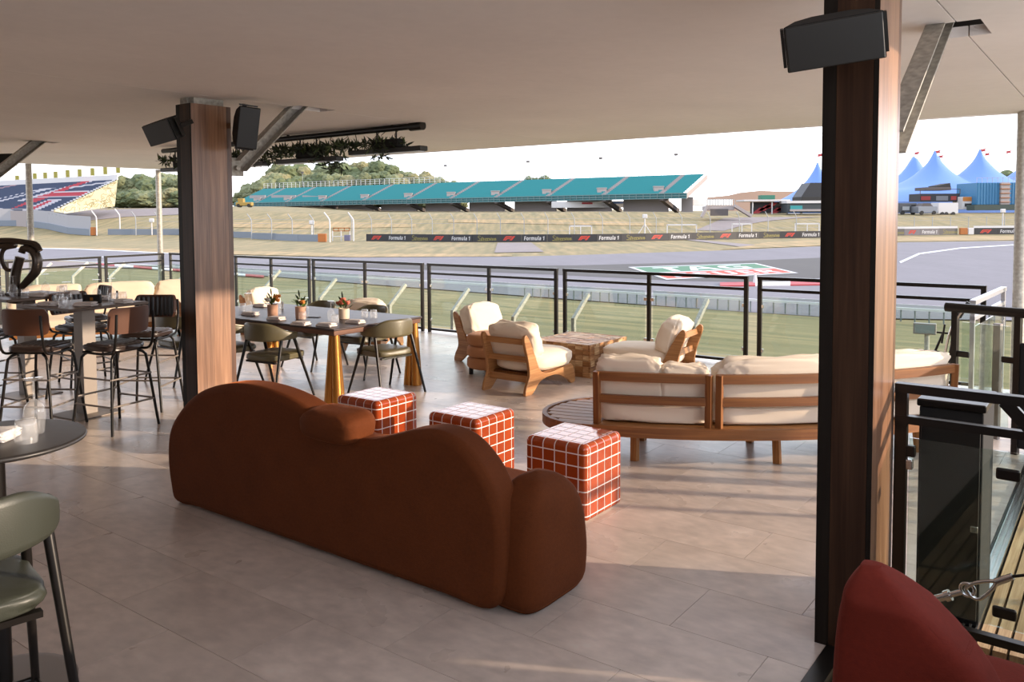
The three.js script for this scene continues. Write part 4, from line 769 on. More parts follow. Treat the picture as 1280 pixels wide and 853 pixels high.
function flowerPot(label, px, py, potM, petals, h = 0.115) {
  const p = uvH(px, py, 0.75), t = thing('flower_pot', label, 'flowers', [p[0], p[1], 0.75], 0, 'flower pots along the dining table');
  part('pot', lathe([[0, 0], [0.052, 0], [0.056, 0.01], [0.058, h], [0.052, h], [0.05, h - 0.015], [0, h - 0.015]], 24), potM, t);
  const lf = (() => { const s = new THREE.Shape(); s.moveTo(0, 0); s.quadraticCurveTo(0.022, 0.03, 0, 0.08); s.quadraticCurveTo(-0.022, 0.03, 0, 0); const g = new THREE.ShapeGeometry(s, 4), q = g.attributes.position; for (let i = 0; i < q.count; i++) q.setZ(i, 0.3 * Math.abs(q.getX(i)) + q.getY(i) ** 2 * 2); g.computeVertexNormals(); return flat(g); })();
  const ls = [], ls2 = [];
  for (let k = 0; k < 46; k++) { const a = rr(0, 6.28), e = rr(0.1, 1.3), g = lf.clone().rotateX(Math.PI / 2 - e).rotateY(a), r = rr(0, 0.06); g.translate(Math.sin(a) * r, h + rr(-0.01, 0.06), Math.cos(a) * r); (k % 2 ? ls : ls2).push(g); }
  part('leaves', ls, M.leaf[0], t, { raw: true, kind: 'stuff' }); part('pale_leaves', ls2, M.leaf[2], t, { raw: true, kind: 'stuff' });
  part('sprig', [rod(V3(0, h, 0), V3(-0.015, h + 0.14, 0), 0.003), lf.clone().scale(1.3, 1.1, 1).translate(-0.015, h + 0.1, 0), lf.clone().scale(1.2, 1, 1).rotateZ(0.7).translate(-0.01, h + 0.07, 0.01)], M.leaf[1], t, { raw: true });
  for (const [x, y, z, r, m] of petals) {
    const pe = []; for (let k = 0; k < 9; k++) { const a = k * 2.4, q = new THREE.SphereGeometry(r * 0.55, 8, 6).scale(1, 0.55, 1).rotateZ(0.8).rotateY(a).translate(Math.cos(a) * r * 0.5, (k % 3) * r * 0.25, -Math.sin(a) * r * 0.5); pe.push(q); }
    part('bloom', flat(pe).translate(x, h + y, z), m, t);
  }
}
flowerPot('brown pot with orange flowers and green sprigs', 341, 396, M.pot, [[0.06, 0.075, 0.0, 0.034, M.petalOrange], [0.1, 0.045, 0.01, 0.03, M.petalOrange], [0.085, 0.09, -0.02, 0.026, M.petalOrange], [-0.05, 0.05, 0.04, 0.028, M.petalWhite], [0.02, 0.05, 0.06, 0.026, M.petalWhite], [-0.08, 0.03, 0.01, 0.022, M.petalWhite]], 0.135);
flowerPot('tan pot with one orange bloom and dark leaves', 376, 399, M.pot, [[0.055, 0.045, 0.02, 0.032, M.petalOrange], [0.02, 0.06, 0.04, 0.022, M.petalWhite]], 0.135);
flowerPot('pale stone pot with coral pink blooms', 430, 399, M.potPale, [[0.0, 0.06, 0.03, 0.036, M.petalPink], [-0.05, 0.045, 0.03, 0.034, M.petalPink], [0.04, 0.055, -0.01, 0.034, M.petalPink], [-0.02, 0.085, -0.01, 0.032, M.petalPink], [-0.075, 0.055, 0.0, 0.022, M.petalWhite]], 0.115);
{ // on the high tables
  const put = (i, list) => {
    const [u, v] = HT[i], w = i ? 'on the sculpture table' : 'on the high table between the stools';
    for (const [k, x, z, extra] of list) {
      if (k === 'n') napkin(`folded grey napkin ${w} ${extra}`, u + x, v + z, 1.05, 0.2 + x, 'napkins on the high tables');
      else if (k === 'w') napkin(`folded white napkin ${w} ${extra}`, u + x, v + z, 1.05, 0.2 - x, 'napkins on the high tables', M.napkinWhite);
      else glassThing(k, `upturned ${k === 'wine_glass' ? 'wine glass' : 'tumbler'} ${w} ${extra}`, u + x, v + z, 1.05, 'upturned glasses on the high tables');
    }
  };
  put(0, [['tumbler', 0.2, -0.28, 'at the near corner'], ['wine_glass', 0.1, -0.2, 'beside the corner tumbler'], ['n', 0.27, -0.12, 'at the near edge'], ['n', -0.05, -0.3, 'at the outer edge'], ['wine_glass', 0.05, 0.1, 'by the menu block'], ['wine_glass', 0.02, 0.26, 'towards the pale sofa'], ['tumbler', 0.16, 0.2, 'towards the column'], ['tumbler', 0.12, 0.31, 'at the column corner'], ['w', 0.29, 0.23, 'towards the column'], ['n', -0.2, 0.28, 'towards the pale sofa'], ['tumbler', -0.15, -0.15, 'in the middle']]);
  put(1, [['wine_glass', 0.2, -0.2, 'in front of the sculpture'], ['tumbler', 0.28, -0.12, 'in front of the sculpture'], ['n', 0.3, 0.0, 'before the sculpture foot'], ['wine_glass', 0.18, 0.12, 'beside the sculpture'], ['wine_glass', 0.12, -0.31, 'near its outer edge'], ['tumbler', 0.25, 0.24, 'towards the pale sofa'], ['tumbler', 0.16, 0.31, 'at the far corner'], ['w', 0.3, 0.33, 'at the far corner'], ['w', -0.25, -0.2, 'behind the sculpture']]);
  const [u, v] = HT[0], m = thing('menu_block', 'black rounded menu block with a pale square on the high table', 'menu holder', [u + 0.12, v + 0.02, 1.05], 0.75);
  part('body', rb(0.17, 0.085, 0.03, 0.018, 0, 0.0435, 0), M.black, m); part('emblem', bx(0.026, 0.026, 0.003, 0, 0.045, 0.0155), M.brass, m);
}
// the small trolley-like stand of chrome tube behind the rail by the stair
{
  const p = uvH(1192, 560, 0), t = thing('chrome_tube_stand', 'black and chrome tubular stand with coloured tools behind the stair railing', 'stand', [p[0] - 0.12, p[1] + 0.35, 0], -0.2);
  part('chrome_tube', [tube([V3(0.0, 0, 0), V3(0.02, 0.6, 0), V3(0.07, 0.95, 0), V3(0.15, 1.12, 0)], 0.011, 20), tube([V3(0.0, 0, 0.12), V3(0.02, 0.6, 0.12), V3(0.08, 0.93, 0.12), V3(0.16, 1.08, 0.12)], 0.011, 20)], M.steel, t);
  part('grip', [rod(V3(0.09, 1.0, 0), V3(0.16, 1.13, 0), 0.017), rod(V3(0.02, 0.62, 0), V3(0.075, 0.95, 0), 0.016)], M.black, t);
  part('cross_bar', [rod(V3(-0.08, 0.86, 0), V3(0.05, 0.86, 0), 0.008), rod(V3(-0.02, 0.78, 0.05), V3(0.0, 0.94, 0.05), 0.008), rod(V3(-0.09, 0.7, 0), V3(-0.03, 0.86, 0), 0.01)], M.blackMetal, t);
  part('base', [rb(0.26, 0.03, 0.2, 0.01, 0, 0.015, 0.05)], M.blackMetal, t);
  part('tool_roll', [cushion(0.16, 0.07, 0.1, 0.6, 0.7, 0.01, 2).translate(-0.06, 0.66, 0.03)], M.orange, t);
  part('strap', [tube([V3(-0.14, 0.66, 0.08), V3(-0.08, 0.71, 0.08), V3(0.02, 0.7, 0.08)], 0.008, 12)], M.black, t);
}

// ================================================================ OUTDOORS
const GY = -1.5;
const terr = (x, z) => { const d = -z, k = 1 - smooth(10, 70, x) * 0.17; return GY + k * (smooth(118, 175, d) * 4.1 + smooth(175, 300, d) * 1.6) + smooth(-30, -70, x) * smooth(130, 190, d) * 1.4; };
const onTerr = (px, py) => { const r = rayDir(px, py); let t = 30; for (let i = 0; i < 4000; i++) { const p = eye.clone().addScaledVector(r, t); if (p.y <= terr(p.x, p.z)) return p; t += 0.25; } return eye.clone().addScaledVector(r, t); };
{ // open ground out to the far trees
  const g = new THREE.PlaneGeometry(900, 560, 180, 140).rotateX(-Math.PI / 2).translate(0, 0, -283), p = g.attributes.position;
  for (let i = 0; i < p.count; i++) { const x = p.getX(i), z = p.getZ(i); p.setY(i, terr(x, z) - 0.04); }
  g.computeVertexNormals();
  const s = struct('ground', [0, 0, 0], 0, 'mown grass of the circuit infield', 'grass field'); part('turf', g, M.grass, s, { uv: 'x' });
}
{ // mown lawn between the terrace and the track, streaked along the mowing lines
  const s = struct('lawn', [0, 0, 0], TH, 'streaky mown lawn between the terrace and the track', 'lawn'); part('turf', new THREE.PlaneGeometry(130, 17.4).rotateX(-Math.PI / 2).translate(-30, GY - 0.012, -19), M.lawn, s, { uv: 'x' });
}
// painted and paved areas: outlines on the flat ground, stacked a centimetre at a time
function paved(name, label, category, pts, m, lift, isPx = true) {
  const P = pts.map(([x, y]) => { const q = isPx ? onH(x, y, GY) : B(x, y, GY); return new THREE.Vector2(q.x, q.z); });
  const sh = new THREE.Shape(P.map((v) => new THREE.Vector2(v.x, -v.y)));
  const g = new THREE.ShapeGeometry(sh).rotateX(-Math.PI / 2); g.translate(0, GY + lift, 0);
  const s = struct(name, [0, 0, 0], 0, label, category); part('surface', g, m, s, { uv: 'x' }); return s;
}
paved('track', 'grey asphalt of the race track', 'track', [[-160, 307], [0, 310], [100, 311.3], [225, 317], [330, 320.5], [440, 322], [640, 321], [720, 319], [900, 313.3], [1024, 308], [1130, 303], [1290, 301], [1420, 300], [1420, 402], [1290, 401], [1040, 397], [900, 388], [650, 369.5], [450, 354.5], [300, 342.5], [190, 333], [110, 326], [55, 324], [0, 325], [-160, 326]], M.asphalt, 0);
paved('runoff', 'dark asphalt run-off beside the track', 'run-off', [[330, 329], [540, 331], [640, 332.5], [720, 332], [900, 327.5], [1024, 322.5], [1110, 318.5], [1118, 329], [1030, 347], [960, 353.5], [840, 351], [700, 344], [560, 338.5], [430, 334]], M.asphaltDark, 0.01);
paved('service_path', 'pale worn path crossing the grass to the far barrier', 'path', [[622, 303.6], [664, 303.4], [680, 315], [618, 316]], M.path, 0.012);
paved('service_path', 'pale path running out from the far barrier to the track', 'path', [[857, 300], [870, 299.6], [945, 306.5], [925, 308.5]], M.path, 0.012);
paved('dry_grass', 'strip of dry yellow grass along the right-hand barrier', 'grass verge', [[1100, 296], [1420, 290], [1420, 299], [1290, 300], [1130, 302], [1030, 307], [900, 312], [960, 303]], M.grassDry, 0.006);
paved('dry_grass', 'strip of dry yellow grass along the far left of the track', 'grass verge', [[-160, 303], [60, 308.6], [230, 312], [430, 317], [640, 318], [640, 320.6], [440, 321.6], [225, 316.6], [100, 311], [-160, 306.5]], M.grassDry, 0.006);
paved('sand_strip', 'beige sand strip inside the track at the far left', 'sand', [[-60, 328], [55, 326], [110, 329], [190, 336], [110, 334.5], [40, 336], [-60, 336]], M.path, 0.014);
paved('edge_line', 'white line painted along the near edge of the track', 'road line', [[1124, 327.5], [1126, 329.5], [1150, 318.4], [1200, 311.3], [1290, 305.6], [1290, 304.6], [1200, 309.9], [1148, 316.8]], M.paintWhite, 0.02);
paved('edge_line', 'white line painted along the far edge of the track at the left', 'road line', [[-40, 309.6], [100, 312.2], [225, 318], [225, 317], [100, 311.2], [-40, 308.8]], M.paintWhite, 0.02);
paved('edge_line', 'white line curving off at the far left end of the track', 'road line', [[64, 324.6], [190, 318], [190, 318.6], [64, 325.4]], M.paintWhite, 0.02);
{ // kerbs: red and white blocks
  const k = struct('kerb', [0, 0, 0], 0, 'red and white kerb blocks at the track edge', 'kerb');
  const blk = (x0, y0, x1, y1, dy, n) => { for (let i = 0; i < n; i++) { const q = (t, e) => onH(lerp(x0, x1, t), lerp(y0, y1, t) + e, GY), a = q(i / n, 0), b = q((i + 1) / n, 0), c = q((i + 1) / n, dy), d = q(i / n, dy); const g = new THREE.BufferGeometry(); const top = 0.06, P = [a, b, c, d].map((v) => [v.x, GY + top, v.z]), L = [a, b, c, d].map((v) => [v.x, GY, v.z]); const V = [...P, ...L].flat(); g.setAttribute('position', new THREE.Float32BufferAttribute(V, 3)); g.setIndex([0, 1, 2, 0, 2, 3, 0, 4, 5, 0, 5, 1, 1, 5, 6, 1, 6, 2, 2, 6, 7, 2, 7, 3, 3, 7, 4, 3, 4, 0]); const h = g.toNonIndexed(); h.computeVertexNormals(); part('kerb_block', h, i % 2 ? M.paintWhite : M.paintRed, k); } };
  blk(900, 354.5, 1120, 351.5, 4.2, 5); blk(120, 329.5, 330, 345.5, 2.0, 9);
}
function canvasTex(w, h, draw) { const c = document.createElement('canvas'); c.width = w; c.height = h; draw(c.getContext('2d'), w, h); const t = new THREE.CanvasTexture(c); t.colorSpace = THREE.SRGBColorSpace; t.anisotropy = 8; return t; }
function groundPrint(label, px, tex, lift) { // four pixel corners: left-far, right-far, right-near, left-near
  const q = px.map(([x, y]) => onH(x, y, GY)), n = 8, P = [], U = [], I = [];
  for (let i = 0; i <= n; i++) for (let j = 0; j <= n; j++) { const a = i / n, b = j / n; const p = q[3].clone().lerp(q[2], a).lerp(q[0].clone().lerp(q[1], a), b); P.push(p.x, GY + lift, p.z); U.push(a, b); }
  for (let i = 0; i < n; i++) for (let j = 0; j < n; j++) { const a = i * (n + 1) + j, b = a + n + 1; I.push(a, b, b + 1, a, b + 1, a + 1); }
  const g = new THREE.BufferGeometry(); g.setAttribute('position', new THREE.Float32BufferAttribute(P, 3)); g.setAttribute('uv', new THREE.Float32BufferAttribute(U, 2)); g.setIndex(I); g.computeVertexNormals();
  const s = struct('painted_advert', [0, 0, 0], 0, label, 'painted advert'); part('paint', g, std(out(0xffffff, 0.45), 0.8, { map: tex }), s, { raw: true });
}
groundPrint('green, red and white advert painted on the run-off', [[785, 334.5], [945, 329.6], [998, 342], [833, 350.5]], canvasTex(1024, 512, (c, w, h) => {
  c.fillStyle = '#f2efee'; c.fillRect(0, 0, w, h); c.fillStyle = '#4f8b62'; c.fillRect(30, 26, w - 60, h * 0.46); c.fillStyle = '#e2502f'; c.fillRect(30, h * 0.56, w - 60, h * 0.38);
  c.fillStyle = '#f4f2f0'; c.font = 'bold 250px sans-serif'; c.textAlign = 'center'; c.textBaseline = 'middle'; c.save(); c.translate(w / 2, h * 0.3); c.scale(1.55, 1); c.fillText('TAG', 0, 0); c.restore();
  c.font = 'bold 190px sans-serif'; c.save(); c.translate(w / 2, h * 0.76); c.scale(1.4, 1); c.fillText('HEUER', 0, 0); c.restore();
}), 0.03);
function bank(name, label, category, top, bottom, m) { // a paved strip that follows the rising ground; top and bottom edges run left to right
  const n = 14, k = 6, P = [], I = [], pick = (l, t) => { const f = t * (l.length - 1), i = Math.min(l.length - 2, Math.floor(f)); return [lerp(l[i][0], l[i + 1][0], f - i), lerp(l[i][1], l[i + 1][1], f - i)]; };
  for (let i = 0; i <= n; i++) for (let j = 0; j <= k; j++) { const a = pick(top, i / n), b = pick(bottom, i / n), q = onTerr(lerp(b[0], a[0], j / k), lerp(b[1], a[1], j / k)); P.push(q.x, terr(q.x, q.z) + 0.02, q.z); }
  for (let i = 0; i < n; i++) for (let j = 0; j < k; j++) { const a = i * (k + 1) + j, b = a + k + 1; I.push(a, b, b + 1, a, b + 1, a + 1); }
  const g = new THREE.BufferGeometry(); g.setAttribute('position', new THREE.Float32BufferAttribute(P, 3)); g.setIndex(I); g.computeVertexNormals();
  const s = struct(name, [0, 0, 0], 0, label, category); part('surface', g, m, s, { uv: 'x' });
}
bank('access_road', 'mauve asphalt slope between the patterned grandstand and the trees', 'road', [[70, 267], [145, 259.5], [240, 258.5]], [[60, 272], [105, 276.5], [160, 271], [240, 268]], M.path);
bank('dry_grass', 'patches of dry sandy grass on the far slope before the teal grandstand', 'grass verge', [[250, 279], [400, 277], [520, 280]], [[250, 284], [400, 286], [520, 284]], M.grassDry);
bank('dry_grass', 'sandy strip of dry grass on the far slope right of the middle', 'grass verge', [[560, 274], [700, 275.5], [830, 279]], [[560, 278], [700, 281], [830, 283]], M.grassDry);
bank('service_path', 'grey path climbing to the footbridge at the right', 'path', [[905, 273], [940, 272], [1030, 271.5]], [[870, 288], [905, 289], [950, 275]], M.path);
// ---------------------------------------------------------------- far barrier with printed boards
function drawLogo(c, w, h) { c.fillStyle = '#e8402c'; const s = h / 100, X = w / 2 - 95 * s, Y = 22 * s; const poly = (p) => { c.beginPath(); p.forEach(([x, y], i) => (i ? c.lineTo(X + x * s, Y + y * s) : c.moveTo(X + x * s, Y + y * s))); c.closePath(); c.fill(); };
  poly([[48, 0], [150, 0], [132, 17], [62, 17], [48, 22], [14, 56], [-8, 56], [30, 12]]); poly([[62, 23], [126, 23], [110, 38], [68, 38], [56, 44], [44, 56], [20, 56], [46, 30]]); poly([[158, 0], [196, 0], [138, 56], [100, 56]]); }
const board = (draw, bg = '#2b2a30') => std(out(0xffffff, 0.45), 0.6, { map: canvasTex(512, 128, (c, w, h) => { c.fillStyle = bg; c.fillRect(0, 0, w, h); draw(c, w, h); }) });
const text = (s, col, font, sc = 1) => (c, w, h) => { c.fillStyle = col; c.font = font; c.textAlign = 'center'; c.textBaseline = 'middle'; c.save(); c.translate(w / 2, h / 2 + 2); c.transform(sc, 0, -0.12, 1, 0, 0); c.fillText(s, 0, 0); c.restore(); };
const script = (c, w, h) => { c.strokeStyle = '#b8a94a'; c.lineWidth = 7; c.lineCap = 'round'; c.save(); c.translate(w / 2 - 150, 12); c.beginPath(); c.moveTo(60, 18); c.bezierCurveTo(10, -8, -8, 40, 34, 48); c.bezierCurveTo(72, 60, 40, 104, 0, 88); c.stroke(); c.fillStyle = '#b8a94a'; c.font = 'italic bold 74px serif'; c.textBaseline = 'middle'; c.fillText('ilverstone', 56, 62); c.beginPath(); c.moveTo(0, 92); c.quadraticCurveTo(140, 108, 270, 84); c.lineWidth = 4; c.stroke(); c.restore(); };
const BM = [board(drawLogo), board(text('Formula 1', '#f4f2f2', 'bold 92px sans-serif', 0.95)), board(script)];
const BMgrey = [board(drawLogo, '#8d868a'), board(text('Formula 1', '#f4f2f2', 'bold 92px sans-serif', 0.95), '#857f82'), board(script, '#7d7672')];
function boardRun(name, label, list, yAt, hgt, mats, bodyM, cap) { // list: [centre px, kind]
  const w = wthing(name, label, 'barrier', [0, 0, 0]);
  const xs = list.map((l) => l[0]), edge = [xs[0] - (xs[1] - xs[0]) / 2]; for (let i = 0; i + 1 < xs.length; i++) edge.push((xs[i] + xs[i + 1]) / 2); edge.push(xs.at(-1) + (xs.at(-1) - xs.at(-2)) / 2);
  list.forEach(([, k], i) => {
    const a = onTerr(edge[i], yAt(edge[i])), b = onTerr(edge[i + 1], yAt(edge[i + 1])), L = a.distanceTo(b), ang = Math.atan2(-(b.z - a.z), b.x - a.x), g = new THREE.Group();
    const o = mesh('board', flat(bx(L - 0.02, hgt, 0.12, 0, hgt / 2, 0)), bodyM, w, [(a.x + b.x) / 2, (a.y + b.y) / 2 - 0.03, (a.z + b.z) / 2], [0, ang, 0]);
    if (mats) mesh('print', flat(new THREE.PlaneGeometry(L - 0.02, hgt * 0.98).translate(0, hgt / 2, 0.066)), mats[k], o);
    if (cap) mesh('cap', flat(bx(L, 0.3, 0.16, 0, hgt + 0.15, 0)), M.paintWhite, o);
  });
  return w;
}
{
  const cyc = [[471, 0], [497, 1], [523, 2], [548, 0], [576, 1], [606, 2], [636, 0], [668, 1], [700, 2], [730, 0], [761, 1], [792, 2], [821, 0], [850, 1], [879, 2], [906, 0], [935, 1], [962, 2], [987, 0], [1013, 1], [1040, 2], [1066, 0], [1092, 1]];
  const yA = (x) => 301.4 + 1.2 * smooth(455, 600, x) - 0.2 * smooth(600, 700, x) - 5.1 * smooth(690, 1040, x) ** 1 - 1.6 * smooth(1000, 1130, x);
  boardRun('advert_barrier', 'long black barrier with red, white and gold printed boards across the track', cyc, yA, 0.98, BM, M.farBlack);
  boardRun('advert_barrier', 'grey faded run of printed boards below the blue tents', [[1122, 2], [1138, 0], [1162, 1], [1185, 2]], (x) => 294.3 - 0.9 * smooth(1120, 1200, x), 1.0, BMgrey, M.barrierBlue, true);
  boardRun('advert_barrier', 'black run of printed boards at the right end below the blue cladding', [[1232, 0], [1262, 1], [1292, 2]], (x) => 293.2 - 0.5 * smooth(1210, 1300, x), 1.0, BM, M.farBlack, true);
  const op = onTerr(1204, 293.3), ob = wthing('orange_marker', 'orange and white barrier end block between the board runs', 'marker', op.toArray()); part('block', rb(1.1, 1.0, 0.5, 0.05, 0, 0.5, 0), M.orange, ob); part('white_block', rb(0.85, 1.0, 0.5, 0.05, 1.06, 0.5, 0), M.farWhite, ob);
  const lb = [[300, 0], [325, 0], [350, 0], [375, 0]].map(([x]) => [x, 0]);
  boardRun('blue_grey_barrier', 'blue-grey barrier along the far grass left of the gap', [[150, 0], [180, 0], [210, 0], [240, 0], [270, 0], [300, 0], [330, 0], [360, 0], [386, 0]].map(([x]) => [x, 0]), (x) => 293.6 + 8.4 * smooth(215, 400, x), 0.95, null, M.barrierBlue);
  const o2 = onTerr(403, 302.6), e2 = wthing('orange_marker', 'orange end block of the blue-grey barrier', 'marker', o2.toArray()); part('block', rb(1.1, 1.1, 0.5, 0.05, 0, 0.55, 0), M.orange, e2);
  const o3 = onTerr(117.5, 294.4), e3 = wthing('orange_marker', 'orange end block by the left-hand grandstand fence', 'marker', o3.toArray()); part('block', rb(0.85, 1.3, 0.5, 0.05, 0, 0.65, 0), M.orange, e3);
}
// ---------------------------------------------------------------- catch fences
function bentPost(t, a, H, lean, dir, r, m) { const k = a.clone().add(V3(0, H, 0)), e = k.clone().addScaledVector(dir, lean).add(V3(0, lean * 1.1, 0)); part('post', tube([a, a.clone().lerp(k, 0.97), k.clone().lerp(e, 0.06), e], r, 14, 6), m, t); return e; }
{
  const run = (label, pts, n, H, lean, dir, r, m = M.fenceGrey) => { const t = wthing('catch_fence', label, 'fence', [0, 0, 0]); const tops = []; for (let i = 0; i < n; i++) { const f = i / (n - 1) * (pts.length - 1), k = Math.min(pts.length - 2, Math.floor(f)), a = pts[k].clone().lerp(pts[k + 1], f - k); tops.push([a, bentPost(t, a, H, lean, dir, r, m)]); } const w = []; for (let i = 0; i + 1 < n; i++) for (const q of [0.45, 0.8, 1.0]) { const A = tops[i][0].clone().add(V3(0, H * q, 0)), Z = tops[i + 1][0].clone().add(V3(0, H * q, 0)); w.push(rod(A, Z, r * 0.28, r * 0.28, 4)); } part('cable', w, m, t); return t; };
  const g = (x, y) => onTerr(x, y);
  run('pale catch fence behind the printed barrier', [g(440, 300.5), g(560, 301), g(700, 301), g(860, 298), g(1030, 295.5)], 20, 2.9, 0.75, V3(-0.6, 0, 0), 0.055);
  run('pale catch fence behind the blue-grey barrier', [g(170, 294.5), g(290, 299), g(392, 300.8)], 9, 2.9, 0.75, V3(-0.8, 0, 0), 0.07);
  run('pale catch fence below the blue tents', [g(1120, 291.6), g(1300, 290)], 9, 2.4, 0.1, V3(0, 0, 0.2), 0.055);
  const wf = run('long white curved fence in front of the left-hand grandstand', [g(-60, 283), g(30, 282), g(60, 286), g(85, 292), g(113, 294)], 22, 2.4, 0.3, V3(-0.5, 0, 0), 0.06);
  const wp = [g(-60, 283.6), g(30, 282.6), g(60, 286.6), g(85, 292.4), g(113, 294.6)];
  for (let i = 0; i < 4; i++) { part('wall_section', bar(wp[i].clone().add(V3(0, 0.5, 0)), wp[i + 1].clone().add(V3(0, 0.5, 0)), 0.3, 1.0), M.barrierBlue, wf); part('mesh_panel', bar(wp[i].clone().add(V3(0, 2.0, -0.2)), wp[i + 1].clone().add(V3(0, 2.0, -0.2)), 0.04, 2.0), std(out(0xd5d3d6), 0.8), wf); }
  for (const [x, y, w] of [[412.5, 303, 'beside the orange block of the blue-grey barrier'], [442, 301.5, 'at the start of the printed barrier'], [190, 288.5, 'standing alone beside the grey steel post'], [121, 294.6, 'by the left-hand grandstand fence']]) { const t = wthing('gate_post', `thick pale bent gate post ${w}`, 'post', [0, 0, 0]); bentPost(t, onTerr(x === 190 ? 150 : x, x === 190 ? 291.5 : y), 2.9, 0.9, V3(-0.8, 0, 0), 0.1, M.farWhite); }
  // near fence posts just beyond the terrace edge
  const seq = [[46, 345], [91, 345], [137, 346], [222, 352], [330, 360], [400, 372], [487, 381], [566, 388], [642, 396], [717, 398], [868, 408]];
  const tn = ['the twisted sculpture', 'the sculpture table glasses', 'the pale sofa', 'the corner post', 'the first flower pot', 'the second flower pot', 'the head of the dining table', 'the sideways armchair', 'the slatted armchair', 'the coffee table', 'the right-hand armchair'];
  seq.forEach(([x, y], i) => { const p = onV(x, y, 11.4), t = thing('fence_post', `galvanised fence post with bent top outside the glass beyond ${tn[i]}`, 'post', [p[0], 11.4, 0], 0, 'bent galvanised fence posts outside the railing'); const kn = p[2]; part('shaft', bx(0.06, kn - GY, 0.06, 0, (kn + GY) / 2, 0), M.galv, t); part('bent_top', bar(V3(0, kn - 0.02, 0), V3(0.02, kn + 0.36, -0.42), 0.06, 0.06), M.galv, t); });
}
{ // low white-topped rail along the near edge of the track
  const t = thing('track_edge_rail', 'long low rail with a white top along the near track edge', 'rail', [0, 27.9, 0]);
  part('top_rail', bb(-60, 30, GY + 0.36, GY + 0.44, -0.05, 0.05), M.paintWhite, t);
  const s = []; for (let u = -20; u < 10; u += 0.4) s.push(bx(0.04, 0.38, 0.03, u, GY + 0.19, 0)); part('stakes', s, std(out(0x8a9696), 0.7), t, { kind: 'stuff' });
  const f = uvH(1155, 452, -1.0), L = thing('flood_light', 'square floodlight on a short pole outside the railing by the stair', 'floodlight', [f[0], 13.2, 0], 0.1), q = onV(1156, 411, 13.2);
  L.position.copy(B(q[0], 13.2, 0));
  part('pole', cyl(0.035, 0.035, q[2] - GY, 0.03, (q[2] + GY) / 2 - 0.05, -0.02), M.galv, L); part('head', rb(0.3, 0.16, 0.09, 0.01, 0, q[2], 0).rotateX(0.0), M.leg, L); part('lens', bx(0.26, 0.12, 0.004, 0, q[2], 0.047), std(0x7d8683, 0.3), L);
  const c = onH(944, 355, GY), cone = wthing('traffic_cone', 'white and blue cone beside the red and white kerb', 'cone', c.toArray()); cone.scale.setScalar(0.55); part('cone', cyl(0.09, 0.22, 0.85, 0, 0.46, 0), M.farWhite, cone); part('band', cyl(0.14, 0.165, 0.18, 0, 0.4, 0), M.tent, cone); part('base', rb(0.5, 0.04, 0.5, 0.01, 0, 0.02, 0), M.farBlack, cone);
}
// ---------------------------------------------------------------- grandstands
const quadAt = (LL, RL, LU, RU) => (a, b) => LL.clone().lerp(RL, a).lerp(LU.clone().lerp(RU, a), b);
const solveA = (Q, px, b = 0) => { let lo = 0, hi = 1; for (let i = 0; i < 40; i++) { const m = (lo + hi) / 2; proj(Q(m, b))[0] < px ? lo = m : hi = m; } return (lo + hi) / 2; };
function terrace(Q, a0, a1, rows, uvm) { // stepped rows between a0 and a1
  const P = [], I = [], U = [];
  for (let r = 0; r < rows; r++) {
    const p = [Q(a0, r / rows), Q(a1, r / rows), Q(a0, (r + 1) / rows), Q(a1, (r + 1) / rows)], up = [p[0].clone().setY(p[2].y), p[1].clone().setY(p[3].y)];
    const add = (l, ua) => { const n = P.length / 3; for (const [v, a, b] of l) { P.push(v.x, v.y, v.z); U.push(a, b); } I.push(n, n + 1, n + 2, n, n + 2, n + 3); };
    const b0 = r / rows, b1 = (r + 1) / rows, bm = (b0 + b1) / 2;
    add([[p[0], a0, b0], [p[1], a1, b0], [up[1], a1, bm], [up[0], a0, bm]]); add([[up[0], a0, bm], [up[1], a1, bm], [p[3], a1, b1], [p[2], a0, b1]]);
  }
  const g = new THREE.BufferGeometry(); g.setAttribute('position', new THREE.Float32BufferAttribute(P, 3)); g.setAttribute('uv', new THREE.Float32BufferAttribute(U, 2)); g.setIndex(I); const q = g.toNonIndexed(); q.computeVertexNormals(); return q;
}
